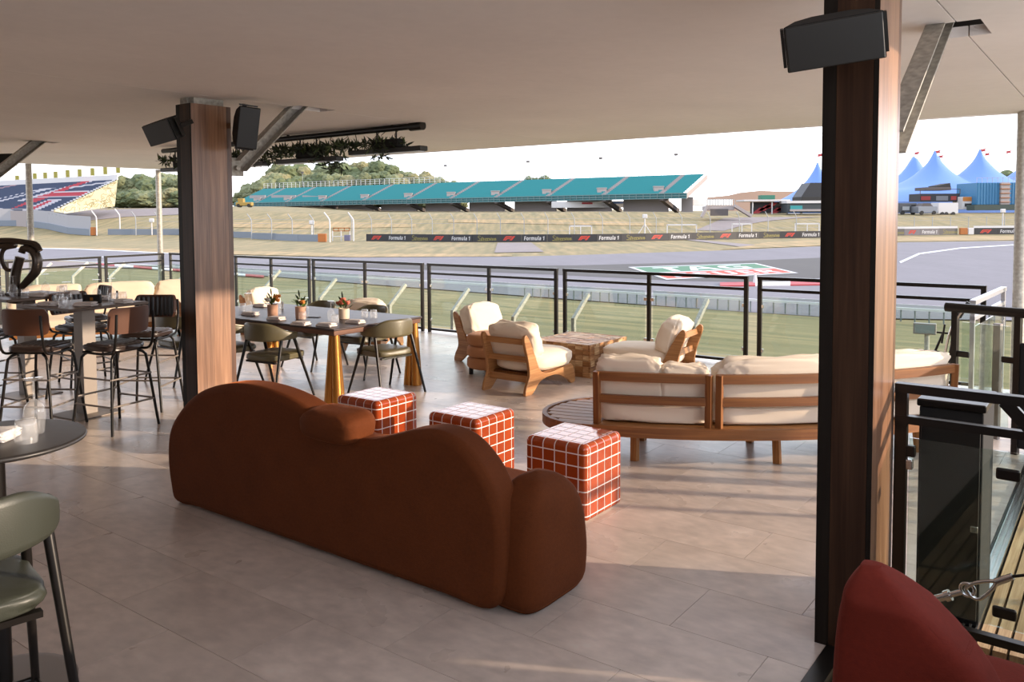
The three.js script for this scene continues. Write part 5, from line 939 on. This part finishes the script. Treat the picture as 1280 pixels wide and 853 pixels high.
{
  const t = wthing('teal_grandstand', 'long open grandstand with teal seats on the far side of the track', 'grandstand', [0, 0, 0]);
  const LL = atD(293, 254.4, 252), LU = atD(330, 236.2, 270), RL = atD(858, 241.6, 170), RU = atD(884.5, 217.6, 187), Q = quadAt(LL, RL, LU, RU);
  const cut = [293, 320, 358, 402, 455, 510, 564, 620, 685, 755, 827, 860].map((x, i, l) => (i === 0 ? 0 : i === l.length - 1 ? 1 : solveA(Q, x)));
  for (let i = 0; i < 11; i++) { const s = part('seat_block', terrace(Q, cut[i] + (i ? 0.004 : 0), cut[i + 1] - 0.004, 16), M.teal, t); if (i) { const v = Q(cut[i] - 0.011, 0.16); part('vomitory', [bx(2.0, 1.2, 1.4, v.x, v.y + 0.2, v.z), bx(2.2, 0.2, 1.6, v.x, v.y + 0.85, v.z)], M.concrete, s); } }
  for (let i = 1; i < 11; i++) part('aisle', terrace(Q, cut[i] - 0.004, cut[i] + 0.004, 16), M.concrete, t);
  part('fascia', terrace((a, b) => Q(a, 0).add(V3(0, -1.0 + b * 1.0, 0)), 0, 1, 1), M.tealDark, t);
  const bars = []; for (let i = 0; i <= 90; i++) { const p = Q(i / 90, 0); bars.push(bx(0.16, 1.05, 0.16, p.x, p.y - 0.5, p.z + 0.15)); } for (const y of [0, -0.5, -1.0]) bars.push(bar(Q(0, 0).add(V3(0, y, 0.15)), Q(1, 0).add(V3(0, y, 0.15)), 0.18, 0.18)); part('fascia_grid', bars, std(out(0x7fa6a8), 0.6), t);
  const br = []; for (let i = 0; i <= 80; i++) { const p = Q(i / 80, 1); br.push(bx(0.12, 1.7, 0.12, p.x, p.y + 0.85, p.z)); } for (const y of [0.5, 1.1, 1.7]) br.push(bar(Q(0, 1).add(V3(0, y, 0)), Q(1, 1).add(V3(0, y, 0)), 0.08, 0.08)); part('back_rail', br, M.farWhite, t);
  part('end_wall', terrace((a, b) => Q(1, a).add(V3(0, -1.2 + b * 1.2, 0)), 0, 1, 1), M.concrete, t);
  const und = []; for (let i = 1; i < 11; i++) { const a = Q(cut[i], 0).add(V3(0, -1.0, 0)), b = Q(Math.min(1, cut[i] + 0.012), 0.35); b.y = terr(b.x, b.z) + 0.3; part('support', bar(a, b, 1.0, 0.8), M.concreteDark, t); }
  const us = []; for (let i = 0; i < 11; i++) { const a = Q(cut[i] + 0.02, 0.3), b = Q(cut[i + 1], 0.3); a.y = b.y = 0; const y0 = terr(a.x, a.z); us.push(bar(V3(a.x, y0 + 1.7, a.z), V3(b.x, terr(b.x, b.z) + 1.7, b.z), 0.3, 3.2)); } part('undercroft_wall', us, M.concrete, t);
  for (let i = 0; i < 5; i++) { const p = Q([0.12, 0.5, 0.68, 0.82, 0.95][i], 1.0), l = wthing('mast_light', `small lamp on a thin mast above the teal grandstand ${['over its left end', 'near its middle', 'right of its middle', 'left of its right end', 'at its right end'][i]}`, 'mast', [p.x, p.y + 0.4, p.z - 0.6], 0, 'lamps along the grandstand back'); part('mast', cyl(0.06, 0.06, 4.2, 0, 2.1, 0, 6), M.fenceGrey, l); part('lamp', rb(0.9, 0.5, 0.4, 0.1, 0, 4.3, 0), M.concreteDark, l); }
}
{ // left-hand grandstand with printed seats
  const t = wthing('printed_grandstand', 'grandstand with navy, red and white patterned seats at the far left', 'grandstand', [0, 0, 0]);
  const LL = atD(-120, 262, 150), RL = atD(67, 264, 142), LU = atD(-110, 238, 166), RU = atD(147, 225, 160), Q = quadAt(LL, RL, LU, RU);
  const seats = canvasTex(1024, 256, (c, w, h) => {
    c.fillStyle = '#4a5876'; c.fillRect(0, 0, w, h); const poly = (p, f) => { c.fillStyle = f; c.beginPath(); p.forEach(([x, y], i) => (i ? c.lineTo(x * w, (1 - y) * h) : c.moveTo(x * w, (1 - y) * h))); c.closePath(); c.fill(); };
    const Wt = '#e6e2e8', Rd = '#d5505f';
    poly([[0.66, 0.3], [0.86, 1], [0.9, 1], [0.70, 0.3]], Wt); poly([[0.71, 0.0], [0.80, 0.3], [0.88, 1], [0.84, 1], [0.74, 0.35]], Rd); poly([[0.72, 0.42], [0.98, 0.42], [0.98, 0.62], [0.80, 0.62]], Wt); poly([[0.74, 0.46], [0.985, 0.46], [0.985, 0.58], [0.79, 0.58]], Rd);
    poly([[0.84, 0.72], [1, 0.9], [1, 0.96], [0.83, 0.78]], Wt); poly([[0.80, 0.0], [0.84, 0.34], [0.92, 0.34], [0.90, 0.0]], Wt); poly([[0.83, 0.04], [0.85, 0.32], [0.88, 0.32], [0.865, 0.04]], Rd);
    poly([[0.40, 0.12], [0.70, 0.78], [0.76, 0.78], [0.50, 0.1]], Wt); poly([[0.45, 0.2], [0.66, 0.66], [0.69, 0.66], [0.50, 0.2]], '#4a5876'); poly([[0.2, 0.45], [0.5, 0.5], [0.5, 0.42], [0.2, 0.36]], Wt); poly([[0.3, 0.6], [0.5, 0.98], [0.53, 0.98], [0.34, 0.6]], '#c7a2a8'); poly([[0.0, 0.1], [0.65, 0.06], [0.75, 0.0], [0.0, 0.0]], Wt); poly([[0.1, 0.7], [0.28, 0.98], [0.3, 0.98], [0.13, 0.7]], '#c7a2a8');
  });
  part('seat_block', terrace(Q, 0, 0.985, 22), std(out(0xffffff, 0.45), 0.7, { map: seats }), t, { raw: true });
  part('end_aisle', terrace(Q, 0.985, 1.0, 22), M.farWhite, t); part('top_wall', [bar(Q(0, 1).add(V3(0, 0.5, 0)), Q(1, 1).add(V3(0, 0.5, 0)), 0.3, 1.0)], M.farWhite, t);
  part('front_wall', terrace((a, b) => { const p = Q(a, 0); return p.setY(lerp(terr(p.x, p.z) - 0.5, p.y, b)); }, 0, 1, 1), M.concrete, t);
  const sq = canvasTex(512, 256, (c, w, h) => { c.fillStyle = '#e9dfb9'; c.fillRect(0, 0, w, h); c.lineCap = 'round'; for (let k = 0; k < 130; k++) { c.strokeStyle = k % 4 ? '#9a8e62' : '#fbf7e6'; c.lineWidth = 4; c.beginPath(); let x = rnd() * w, y = rnd() * h, a = rnd() * 6.28; c.moveTo(x, y); for (let i = 0; i < 9; i++) { a += rr(-0.9, 1.1); x += Math.cos(a) * 10; y += Math.sin(a) * 10; c.lineTo(x, y); } c.stroke(); } });
  const g = new THREE.BufferGeometry(), A = Q(1, 0), Bq = Q(1, 1), C2 = atD(143.5, 258, 160), D2 = atD(82, 267, 143); g.setAttribute('position', new THREE.Float32BufferAttribute([A, D2, C2, Bq].flatMap((v) => [v.x, v.y, v.z]), 3)); g.setAttribute('uv', new THREE.Float32BufferAttribute([0, 0.1, 0.18, 0, 0.95, 0.05, 1, 1], 2)); g.setIndex([0, 1, 2, 0, 2, 3]); const g2 = g.toNonIndexed(); g2.computeVertexNormals(); part('side_wall', g2, std(out(0xffffff, 0.5), 0.8, { map: sq }), t, { raw: true, label: 'cream side wall with brown squiggle print' });
  [[19, 226], [41, 223], [54, 222], [67, 221], [82, 219], [97, 218], [113, 216.5], [129, 215], [145, 213.5]].forEach(([x, y], i) => { const p = atD(x, y, 163), b = Q(solveA(Q, Math.min(x, 146), 1), 1).y + 0.9, f = wthing('lime_banner', `small lime banner on a white pole, number ${i + 1} along the top of the patterned grandstand`, 'banner', [p.x, b, p.z], 0, 'lime banners along the left grandstand top'); f.userData.label = 'small lime banner on a white pole along the patterned grandstand top'; part('pole', cyl(0.06, 0.06, p.y - b + 1.0, 0, (p.y - b + 1.0) / 2, 0, 6), M.farWhite, f); part('flag', bx(0.75, 1.5, 0.06, 0.42, p.y - b + 0.25, 0), std(out(0xb4ac4a), 0.8), f); });
}
// ---------------------------------------------------------------- trees
const crownCache = [];
function crown(k) {
  if (crownCache[k]) return crownCache[k];
  const l = [], r = [];
  for (let q = 0; q < 9; q++) {
    const g = new THREE.IcosahedronGeometry(1, 4), p = g.attributes.position, c = [], a = q * 2.4 + k, rad = q ? rr(0.36, 0.55) : 0.72, o = q ? V3(Math.cos(a) * 0.55, rr(-0.3, 0.5), Math.sin(a) * 0.55) : V3(0, 0, 0);
    for (let i = 0; i < p.count; i++) {
      const x = p.getX(i), y = p.getY(i), z = p.getZ(i), n = fbm(x * 2.2 + k * 5 + q, y * 2.2, z * 2.2, 3), f = noise.noise(x * 9 + k, y * 9 + q, z * 9), s = rad * (1 + n * 0.42 + f * 0.16);
      p.setXYZ(i, x * s + o.x, y * s * 0.92 + o.y, z * s + o.z); const t = 0.86 + 0.3 * noise.noise(x * 6 + q, y * 6 + k, z * 6) + 0.12 * f; c.push(t, t, t * 0.96);
    }
    g.setAttribute('color', new THREE.Float32BufferAttribute(c, 3)); g.computeVertexNormals(); l.push(g);
  }
  return (crownCache[k] = flat(l));
}
function tree(label, px, topY, d, w, group, k, mi, low = true) {
  const top = atD(px, topY, d), gy = terr(top.x, top.z), H = top.y - gy, R = w / 2, cy = Math.max(H - R * 0.95, H * 0.52);
  const t = wthing('tree', label, 'tree', [top.x, gy, top.z], k * 1.3, group);
  const c = mesh('crown', crown(k % 4), M.tree[mi % 5], t, [0, (cy + (H - cy) * 0) - 0.0, 0]); c.scale.set(R, (H - cy) / 0.98, R); if (low) { const u2 = mesh('lower_crown', crown((k + 1) % 4), M.tree[mi % 5], t, [0, cy * 0.42, 0]); u2.scale.set(R * 1.05, cy * 0.6, R); }
  part('trunk', rod(V3(0, -0.3, 0), V3(0, cy, 0), R * 0.09, R * 0.05, 7), M.trunk, t); return t;
}
{
  const G1 = 'trees on the hill behind the teal grandstand', TONE = ['grey-green', 'pale olive', 'olive green', 'yellowish', 'dark green'], L1 = (i, row) => `${TONE[i % 5]} rounded tree ${row} behind the teal grandstand`;
  const prof = (x) => 238 - 40 * Math.exp(-(((x - 455) / 75) ** 2)) - 14 * Math.exp(-(((x - 370) / 35) ** 2));
  let k = 0;
  for (let x = 322; x <= 580; x += 14.5) { const y = 205 + (x < 350 ? (350 - x) * 0.7 : 0) + (x > 480 ? (x - 480) * 0.21 : 0) - (x > 395 && x < 490 ? 4 : 0) + (x > 560 ? 4 : 0); tree(L1(k * 3 + 1, 'on the crest of the wooded hill'), x + rr(-3, 3), y + rr(-2, 3), 300 + rr(-8, 8), rr(9, 13), G1, k, k * 3 + 1); k++; }
  for (let x = 330; x <= 570; x += 16) { tree(L1(k * 2, 'on the lower slope'), x + rr(-4, 4), 216 + (x > 500 ? (x - 500) * 0.14 : 0) + rr(-3, 3), 285 + rr(-5, 5), rr(9, 12), G1, k, k * 2); k++; }
  const G2 = 'trees beside the patterned grandstand', L2 = (i, y) => `${TONE[i % 5]} ${y > 230 ? 'low leafy tree at the roadside' : 'tall leafy tree'} beside the patterned grandstand`;
  for (const [x, y, w] of [[152, 223, 7], [164, 219, 8], [176, 221, 8], [190, 215, 9], [203, 217, 8], [216, 215, 9], [232, 216, 9], [248, 218, 9], [158, 236, 6], [172, 237, 6], [186, 235, 7], [200, 236, 6], [214, 235, 7], [228, 236, 7]]) { tree(L2(k + 2, y), x, y, 190 + (y > 230 ? -8 : 4), w, G2, k, k + 2); k++; }
  const G3 = 'low tree tops behind the patterned grandstand', L3 = (i) => `${TONE[i % 5]} tree top showing over the patterned grandstand`;
  for (const [x, y] of [[35, 229], [47, 226], [60, 228], [74, 225], [86, 224], [104, 224], [120, 221], [134, 223]]) { tree(L3(k), x, y, 215, 6.5, G3, k, k); k++; }
  for (const [x, y, w] of [[666, 219, 5], [682, 218, 6]]) tree('bare-looking tree top beyond the middle of the teal grandstand', x, y, 260, w, 'tree tops beyond the teal grandstand', k++, 0);
  for (const [x, y, w] of [[300, 243, 6], [306, 240, 7]]) tree('small tree at the left end of the teal grandstand', x, y, 290, w, 'small trees left of the teal grandstand', k++, 2);
  tree('tree showing behind the blue tent at the right', 1270, 210, 260, 9, null, k++, 0);
}
// ---------------------------------------------------------------- big tops and paddock things on the right
function bigTop(label, peaks, x0, x1, d0, d1, base, hem, n = 70) { // stretched skin hung from masts
  const t = wthing('big_top_tent', label, 'tent', [0, 0, 0]);
  const P = peaks.map(([px, py, d]) => atD(px, py, d)), A = atD(x0, 260, d0).x, Z = atD(x1, 260, d0).x;
  const g = new THREE.PlaneGeometry(Z - A, d1 - d0, n, 40).rotateX(-Math.PI / 2).translate((A + Z) / 2, 0, -(d0 + d1) / 2), p = g.attributes.position;
  for (let i = 0; i < p.count; i++) { const x = p.getX(i), z = p.getZ(i); let y = 0; for (const q of P) { const r = Math.hypot(x - q.x, z - q.z); y = Math.max(y, (q.y - base) * (0.62 * Math.exp(-r / 2.6) + 0.38 * Math.exp(-((r / 9) ** 2)))); } const e = Math.min(1, Math.min(-z - d0, d1 + z) / 5); p.setY(i, base + hem * (1 - Math.max(0, 1 - e) ** 2) + y * smooth(-0.05, 0.35, e)); }
  g.computeVertexNormals(); part('skin', g, M.tent, t);
  const wl = []; const gy = terr((A + Z) / 2, -d0); wl.push(bb(A, Z, gy, base + 0.02, -d0 - 0.1, -d0)); part('side_wall', wl, M.tent, t);
  P.forEach((q) => { const m = part('mast', cyl(0.09, 0.09, 2.4, q.x, q.y + 0.9, q.z, 6), M.farWhite, t); part('pennant', prism([[0, 0], [1.5, 0.35], [1.1, 0.6], [1.6, 1.0], [0, 0.75]], 0.05, 0, false).translate(q.x + 0.05, q.y + 1.35, q.z), M.paintRed, m, { label: 'red pennant' }); });
  return t;
}
{
  bigTop('blue peaked big top tent with red pennants beyond the right-hand barrier', [[1143, 200, 232], [1168.5, 199.5, 205], [1173, 204, 240], [1225, 197.5, 205], [1231, 201, 240], [1257.5, 198.5, 230], [1290, 199, 206]], 1096, 1340, 192, 250, 4.6, 2.6, 110);
  bigTop('blue peaked tent with one mast just left of the near column', [[1022, 203, 215]], 985, 1062, 205, 226, 3.4, 0.4, 40);
  const box = (name, label, cat, x0, x1, y0, y1, d, dep, m, fn) => { const a = atD(x0, y1, d), b = atD(x1, y0, d), t = wthing(name, label, cat, [(a.x + b.x) / 2, a.y, -d - dep / 2]); const w = b.x - a.x, h = b.y - a.y; part('body', rb(w, h, dep, Math.min(0.05, h / 6), 0, h / 2, 0, 1), m, t); if (fn) fn(t, w, h, dep); return t; };
  // blue ribbed building
  box('ribbed_cladding_building', 'bright blue ribbed building in front of the big top', 'building', 1221, 1300, 228, 256, 172, 8, M.blueClad, (t, w, h, dp) => { for (let k = 0; k < 22; k++) part('rib', bx(0.22, h - 0.1, 0.12, -w / 2 + (k + 0.5) * w / 22, h / 2, dp / 2 + 0.05), std(out(0x4a9acb), 0.5), t); part('stair_tower', rb(1.8, h, 0.6, 0.05, w / 2 - 7.4, h / 2, dp / 2 + 0.3), M.concrete, t); for (let k = 0; k < 5; k++) part('landing', bx(2.0, 0.12, 0.8, w / 2 - 7.4, 0.5 + k * h / 5, dp / 2 + 0.4), M.orange, t); const rl = []; for (let k = 0; k <= 12; k++) rl.push(bx(0.08, 1.0, 0.08, -w / 2 + k * w / 12, h + 0.5, dp / 2 - 0.2)); rl.push(bx(w, 0.08, 0.08, 0, h + 1, dp / 2 - 0.2)); part('roof_rail', rl, M.fenceGrey, t); });
  box('plinth_wall', 'dark green wall below the blue ribbed building', 'wall', 1218, 1300, 256, 263, 170, 3, std(out(0x4f5f58), 0.8));
  const sign = (s, bg, col) => std(out(0xffffff, 0.45), 0.7, { map: canvasTex(256, 96, (c, w, h) => { c.fillStyle = bg; c.fillRect(0, 0, w, h); c.fillStyle = col; c.font = 'bold 56px sans-serif'; c.textAlign = 'center'; c.textBaseline = 'middle'; if (s) c.fillText(s, w / 2, h / 2); }) });
  const face2 = (m, x, y, w, h) => (t, W, H, dp) => part('sign_face', new THREE.PlaneGeometry(w * W, h * H).translate(x * W, y * H, dp / 2 + 0.06), m, t, { raw: true });
  box('vendor_stall', 'long black and grey stall with red sign below the big top', 'stall', 1150, 1200, 242, 252, 176, 5, std(out(0x3a3a40), 0.7), (t, W, H, dp) => { face2(sign('', '#b33a3a', '#fff'), -0.36, 0.42, 0.24, 0.5)(t, W, H, dp); face2(sign('', '#8f9096', '#333'), 0.05, 0.4, 0.3, 0.6)(t, W, H, dp); face2(sign('', '#c4473f', '#fff'), 0.34, 0.42, 0.14, 0.5)(t, W, H, dp); part('awning_frame', [bx(W, 0.12, 0.12, 0, H + 0.9, dp / 2), bx(0.12, 1, 0.12, -W / 2, H + 0.4, dp / 2), bx(0.12, 1, 0.12, W / 2, H + 0.4, dp / 2)], M.concreteDark, t); });
  box('stage_roof', 'dark slanting stage roof in front of the big top', 'stage', 1157, 1189, 234, 238, 184, 5, M.concreteDark, (t, W, H) => part('slope', prism([[0, 0], [W * 0.55, 0.2], [W * 0.5, 1.5], [0, 0.9]], 4, 0, false).translate(0, 0.1, 0), M.farBlack, t));
  box('white_trailer', 'white box trailer parked below the big top', 'trailer', 1173, 1198, 253.5, 267, 165, 3, M.farWhite, (t, W) => { for (const x of [-0.3, -0.1, 0.25]) part('wheel', cyl(0.4, 0.4, 0.3).rotateX(Math.PI / 2).translate(x * W, -0.1, 1.4), M.farBlack, t); });
  box('grey_van', 'grey van with pale markings beside the white trailer', 'van', 1124, 1146, 254, 266, 166, 3, std(out(0x5a5d63), 0.5), (t, W, H, dp) => { part('windscreen', bx(W * 0.24, H * 0.35, 0.05, W * 0.3, H * 0.66, dp / 2 + 0.03), M.farBlack, t); part('marking', bx(W * 0.4, H * 0.4, 0.05, -W * 0.12, H * 0.45, dp / 2 + 0.03), M.fenceGrey, t); for (const x of [-0.3, 0.3]) part('wheel', cyl(0.42, 0.42, 0.3).rotateX(Math.PI / 2).translate(x * W, 0, 1.4), M.farBlack, t); });
  box('silver_car', 'silver car parked beside the grey van', 'car', 1148, 1172, 258, 266, 163, 3, std(out(0xb4b8c0), 0.3, { metalness: 0.4 }), (t, W, H, dp) => { part('cabin', prism([[-W * 0.3, 0], [W * 0.3, 0], [W * 0.15, H * 0.5], [-W * 0.2, H * 0.5]], 2.4, 0, false).translate(0, H, 0), M.concreteDark, t); for (const x of [-0.32, 0.32]) part('wheel', cyl(0.38, 0.38, 0.3).rotateX(Math.PI / 2).translate(x * W, 0, 1.4), M.farBlack, t); });
  box('orange_sign_stall', 'white stall with orange and yellow sign left of the blue building', 'stall', 1203, 1221, 246, 262, 174, 4, M.farWhite, (t, W, H, dp) => { face2(sign('', '#e8923c', '#fff4d0'), 0, 0.82, 1, 0.34)(t, W, H, dp); part('opening', bx(W * 0.7, H * 0.25, 0.06, 0, H * 0.35, dp / 2 + 0.03), M.farBlack, t); });
  // left of the near column
  box('red_black_hoarding', 'red and black striped hoarding under a white canopy', 'hoarding', 941, 985, 252.5, 267, 170, 2, std(out(0x3a3136), 0.7), (t, W, H, dp) => { for (let k = 0; k < 6; k++) part('stripe', prism([[0, 0], [1.4, 0], [2.9, H * 0.5], [1.5, H * 0.5]], 0.05, 0, false).translate(-W / 2 + k * W / 6 - 0.2, (k % 3) * H * 0.22, dp / 2 + 0.04), M.paintRed, t); });
  box('white_canopy', 'white flat canopy above the red and black hoarding', 'canopy', 930, 988, 249.5, 252, 168, 6, M.farWhite, (t, W) => { for (const x of [-0.3, 0.12, 0.45]) part('pole', cyl(0.14, 0.14, 4.2, x * W, -2.1, 2.6, 8), M.farWhite, t); });
  box('green_sign_box', 'small green sign box above the white canopy', 'sign', 951, 969, 244, 249.4, 174, 2, std(out(0x2f8a6d), 0.6), (t, W, H) => part('pole', cyl(0.12, 0.12, 3.4, 0, -1.7, 0, 8), M.farWhite, t));
  box('black_stage', 'black pitched stage tent beside the near column', 'stage', 1002, 1040, 246, 252, 178, 6, M.farBlack, (t, W, H) => part('leg', [bx(0.4, 2.6, 0.4, -W / 2 + 0.3, -1.3, 2), bx(0.4, 2.6, 0.4, W / 2 - 0.3, -1.3, 2)], M.farBlack, t) && part('pitched_roof', prism([[-W / 2, 0], [W / 2, 0], [W * 0.3, 3.0], [-W * 0.2, 3.0]], 5.5, 0, false).translate(0, H, 0), std(out(0x2b2e36), 0.6), t));
  box('dark_kiosk', 'dark kiosk with pale roof below the black stage', 'kiosk', 984, 1040, 254, 266, 165, 4, std(out(0x4b5357), 0.7), (t, W, H, dp) => { part('pale_roof', bx(W + 0.4, 0.5, dp + 0.5, 0, H + 0.25, 0), M.farWhite, t); part('counter', bx(W * 0.9, 0.4, 0.4, 0, H * 0.25, dp / 2 + 0.2), M.concrete, t); part('teal_panel', bx(2.4, H * 0.5, 0.1, -W * 0.3, H * 0.5, dp / 2 + 0.06), M.teal, t); });
  box('footbridge', 'concrete footbridge with stairs at the right end of the teal grandstand', 'footbridge', 884, 918, 257.5, 263, 150, 4, M.concrete, (t, W, H, dp) => { part('dark_opening', bx(W * 0.66, H * 1.6, 0.1, -W * 0.06, -H * 0.5, dp / 2 + 0.05), M.concreteDark, t); part('stair', bar(V3(W / 2, H, dp / 2), V3(W / 2 + 3.0, -H * 1.4, dp / 2), 1.4, 0.5), M.concrete, t); part('left_stair', bar(V3(-W / 2, H, dp / 2), V3(-W / 2 - 1.0, -H * 1.6, dp / 2), 1.0, 0.4), M.concrete, t); const r = []; for (let k = 0; k <= 10; k++) r.push(bx(0.08, 1.2, 0.08, -W / 2 + k * W / 10, H + 0.6, dp / 2)); r.push(bx(W, 0.1, 0.1, 0, H + 1.2, dp / 2)); part('guard_rail', r, M.fenceGrey, t); });
  box('white_marquee', 'long white marquee row beyond the footbridge', 'marquee', 862, 916, 249, 257, 190, 5, M.white);
  box('sponsor_marquee', 'white marquees with red and blue bands under the teal grandstand', 'marquee', 690, 800, 251.5, 260, 186, 3, M.farWhite, (t, W, H, dp) => { part('red_band', bx(W * 0.12, H * 0.3, 0.1, -W * 0.1, H * 0.7, dp / 2 + 0.05), M.paintRed, t); part('blue_band', bx(W * 0.3, H * 0.2, 0.1, W * 0.25, H * 0.75, dp / 2 + 0.05), M.tent, t); });
  { // brown earth bank on the skyline
    const pts = [[884, 247], [910, 244.5], [925, 241], [950, 238.5], [975, 239.5], [1000, 239], [1060, 240], [1120, 246]].map(([x, y]) => atD(x, y, 290)), P = [], I = []; pts.forEach((q) => { for (let k = 0; k <= 4; k++) { const f = k / 4; P.push(q.x * (1 - f * 0.12), lerp(q.y, -1, f) + (k ? rr(-0.3, 0.3) : 0), q.z + f * 34); } }); for (let i = 0; i + 1 < pts.length; i++) for (let k = 0; k < 4; k++) { const a = i * 5 + k, b = a + 5; I.push(a, b, b + 1, a, b + 1, a + 1); }
    const g = new THREE.BufferGeometry(); g.setAttribute('position', new THREE.Float32BufferAttribute(P, 3)); g.setIndex(I); g.computeVertexNormals(); const s = struct('earth_bank', [0, 0, 0], 0, 'brown earth bank on the skyline beyond the footbridge', 'hill'); part('bank', g, M.earth, s);
  }
  // gates and lamps on the far grass
  for (const [x, w, lab] of [[726, 28, 'behind the middle of the printed barrier'], [853, 38, 'behind the printed barrier before the footbridge'], [928, 26, 'behind the printed barrier below the footbridge path'], [1010, 32, 'behind the printed barrier beside the near column']]) { const a = onH(x - w / 2, 299.2 - (x > 800 ? 2.6 : 0) - (x > 900 ? 2 : 0), GY), b = onH(x + w / 2, 299.2 - (x > 800 ? 2.6 : 0) - (x > 900 ? 2 : 0), GY), t = wthing('white_gate', `white tubular gate frame ${lab}`, 'gate', [a.x, GY, a.z]), L = b.x - a.x; part('frame', [bx(0.14, 1.9, 0.14, 0, 0.95, 0), bx(0.14, 1.9, 0.14, L, 0.95, 0), bx(0.12, 1.9, 0.12, L * 0.5, 0.95, 0), bx(L, 0.2, 0.14, L / 2, 1.85, 0)], M.farWhite, t); }
  for (const [x, y, h, lab] of [[806, 297, 2.8, 'on a tripod mast behind the printed barrier'], [390, 300, 2.2, 'above the blue-grey barrier by the gap'], [190, 294, 2.0, 'above the blue-grey barrier by the grey post'], [1253, 290, 3.0, 'in front of the blue ribbed building']]) { const p = onTerr(x, y), t = wthing('marshal_lamp', `white lamp ${lab}`, 'lamp', p.toArray()); part('pole', cyl(0.1, 0.1, h, 0, h / 2, 0, 8), M.farWhite, t); part('lamp', rb(0.7, 0.6, 0.4, 0.1, 0, h + 0.3, 0), M.farWhite, t); if (x === 806) part('strut', [rod(V3(-1.3, 0, 0), V3(0, h * 0.7, 0), 0.06), rod(V3(1.3, 0, 0), V3(0, h * 0.7, 0), 0.06)], M.farWhite, t); }
  { const p = onH(300, 262.5 + 20, GY), q = atD(306, 264, 210), t = wthing('yellow_digger', 'yellow work vehicle parked at the left end of the teal grandstand', 'vehicle', [q.x, terr(q.x, q.z), q.z]); part('body', rb(4.0, 0.9, 1.8, 0.1, 0, 0.8, 0), std(out(0xd9b45a), 0.6), t); part('cab', rb(1.4, 1.0, 1.6, 0.1, -0.8, 1.7, 0), std(out(0xd9b45a), 0.6), t); for (const x of [-1.3, 1.3]) part('wheel', cyl(0.42, 0.42, 2).rotateX(Math.PI / 2).translate(x, 0.42, 0), M.farBlack, t); }
  { const q = onTerr(427, 301), t = wthing('equipment_cage', 'orange and white equipment frames standing in the barrier gap', 'rack', q.toArray()); part('orange_frame', [bx(2.3, 0.12, 0.1, 0, 1.75, 0), bx(2.3, 0.12, 0.1, 0, 1.35, 0), ...[-1.1, -0.4, 0.4, 1.1].map((x) => bx(0.1, 0.5, 0.1, x, 1.55, 0))], M.orange, t); part('white_frame', [bx(2.4, 0.1, 0.1, 0, 0.6, 0.2), ...[-1.2, 0, 1.2].map((x) => bx(0.12, 1.35, 0.12, x, 0.67, 0.2))], M.farWhite, t); part('crate', rb(0.8, 0.8, 0.6, 0.05, 0.9, 0.4, 0.4), std(out(0x8a86a8), 0.7), t); }
}
renderer.render(scene, camera);
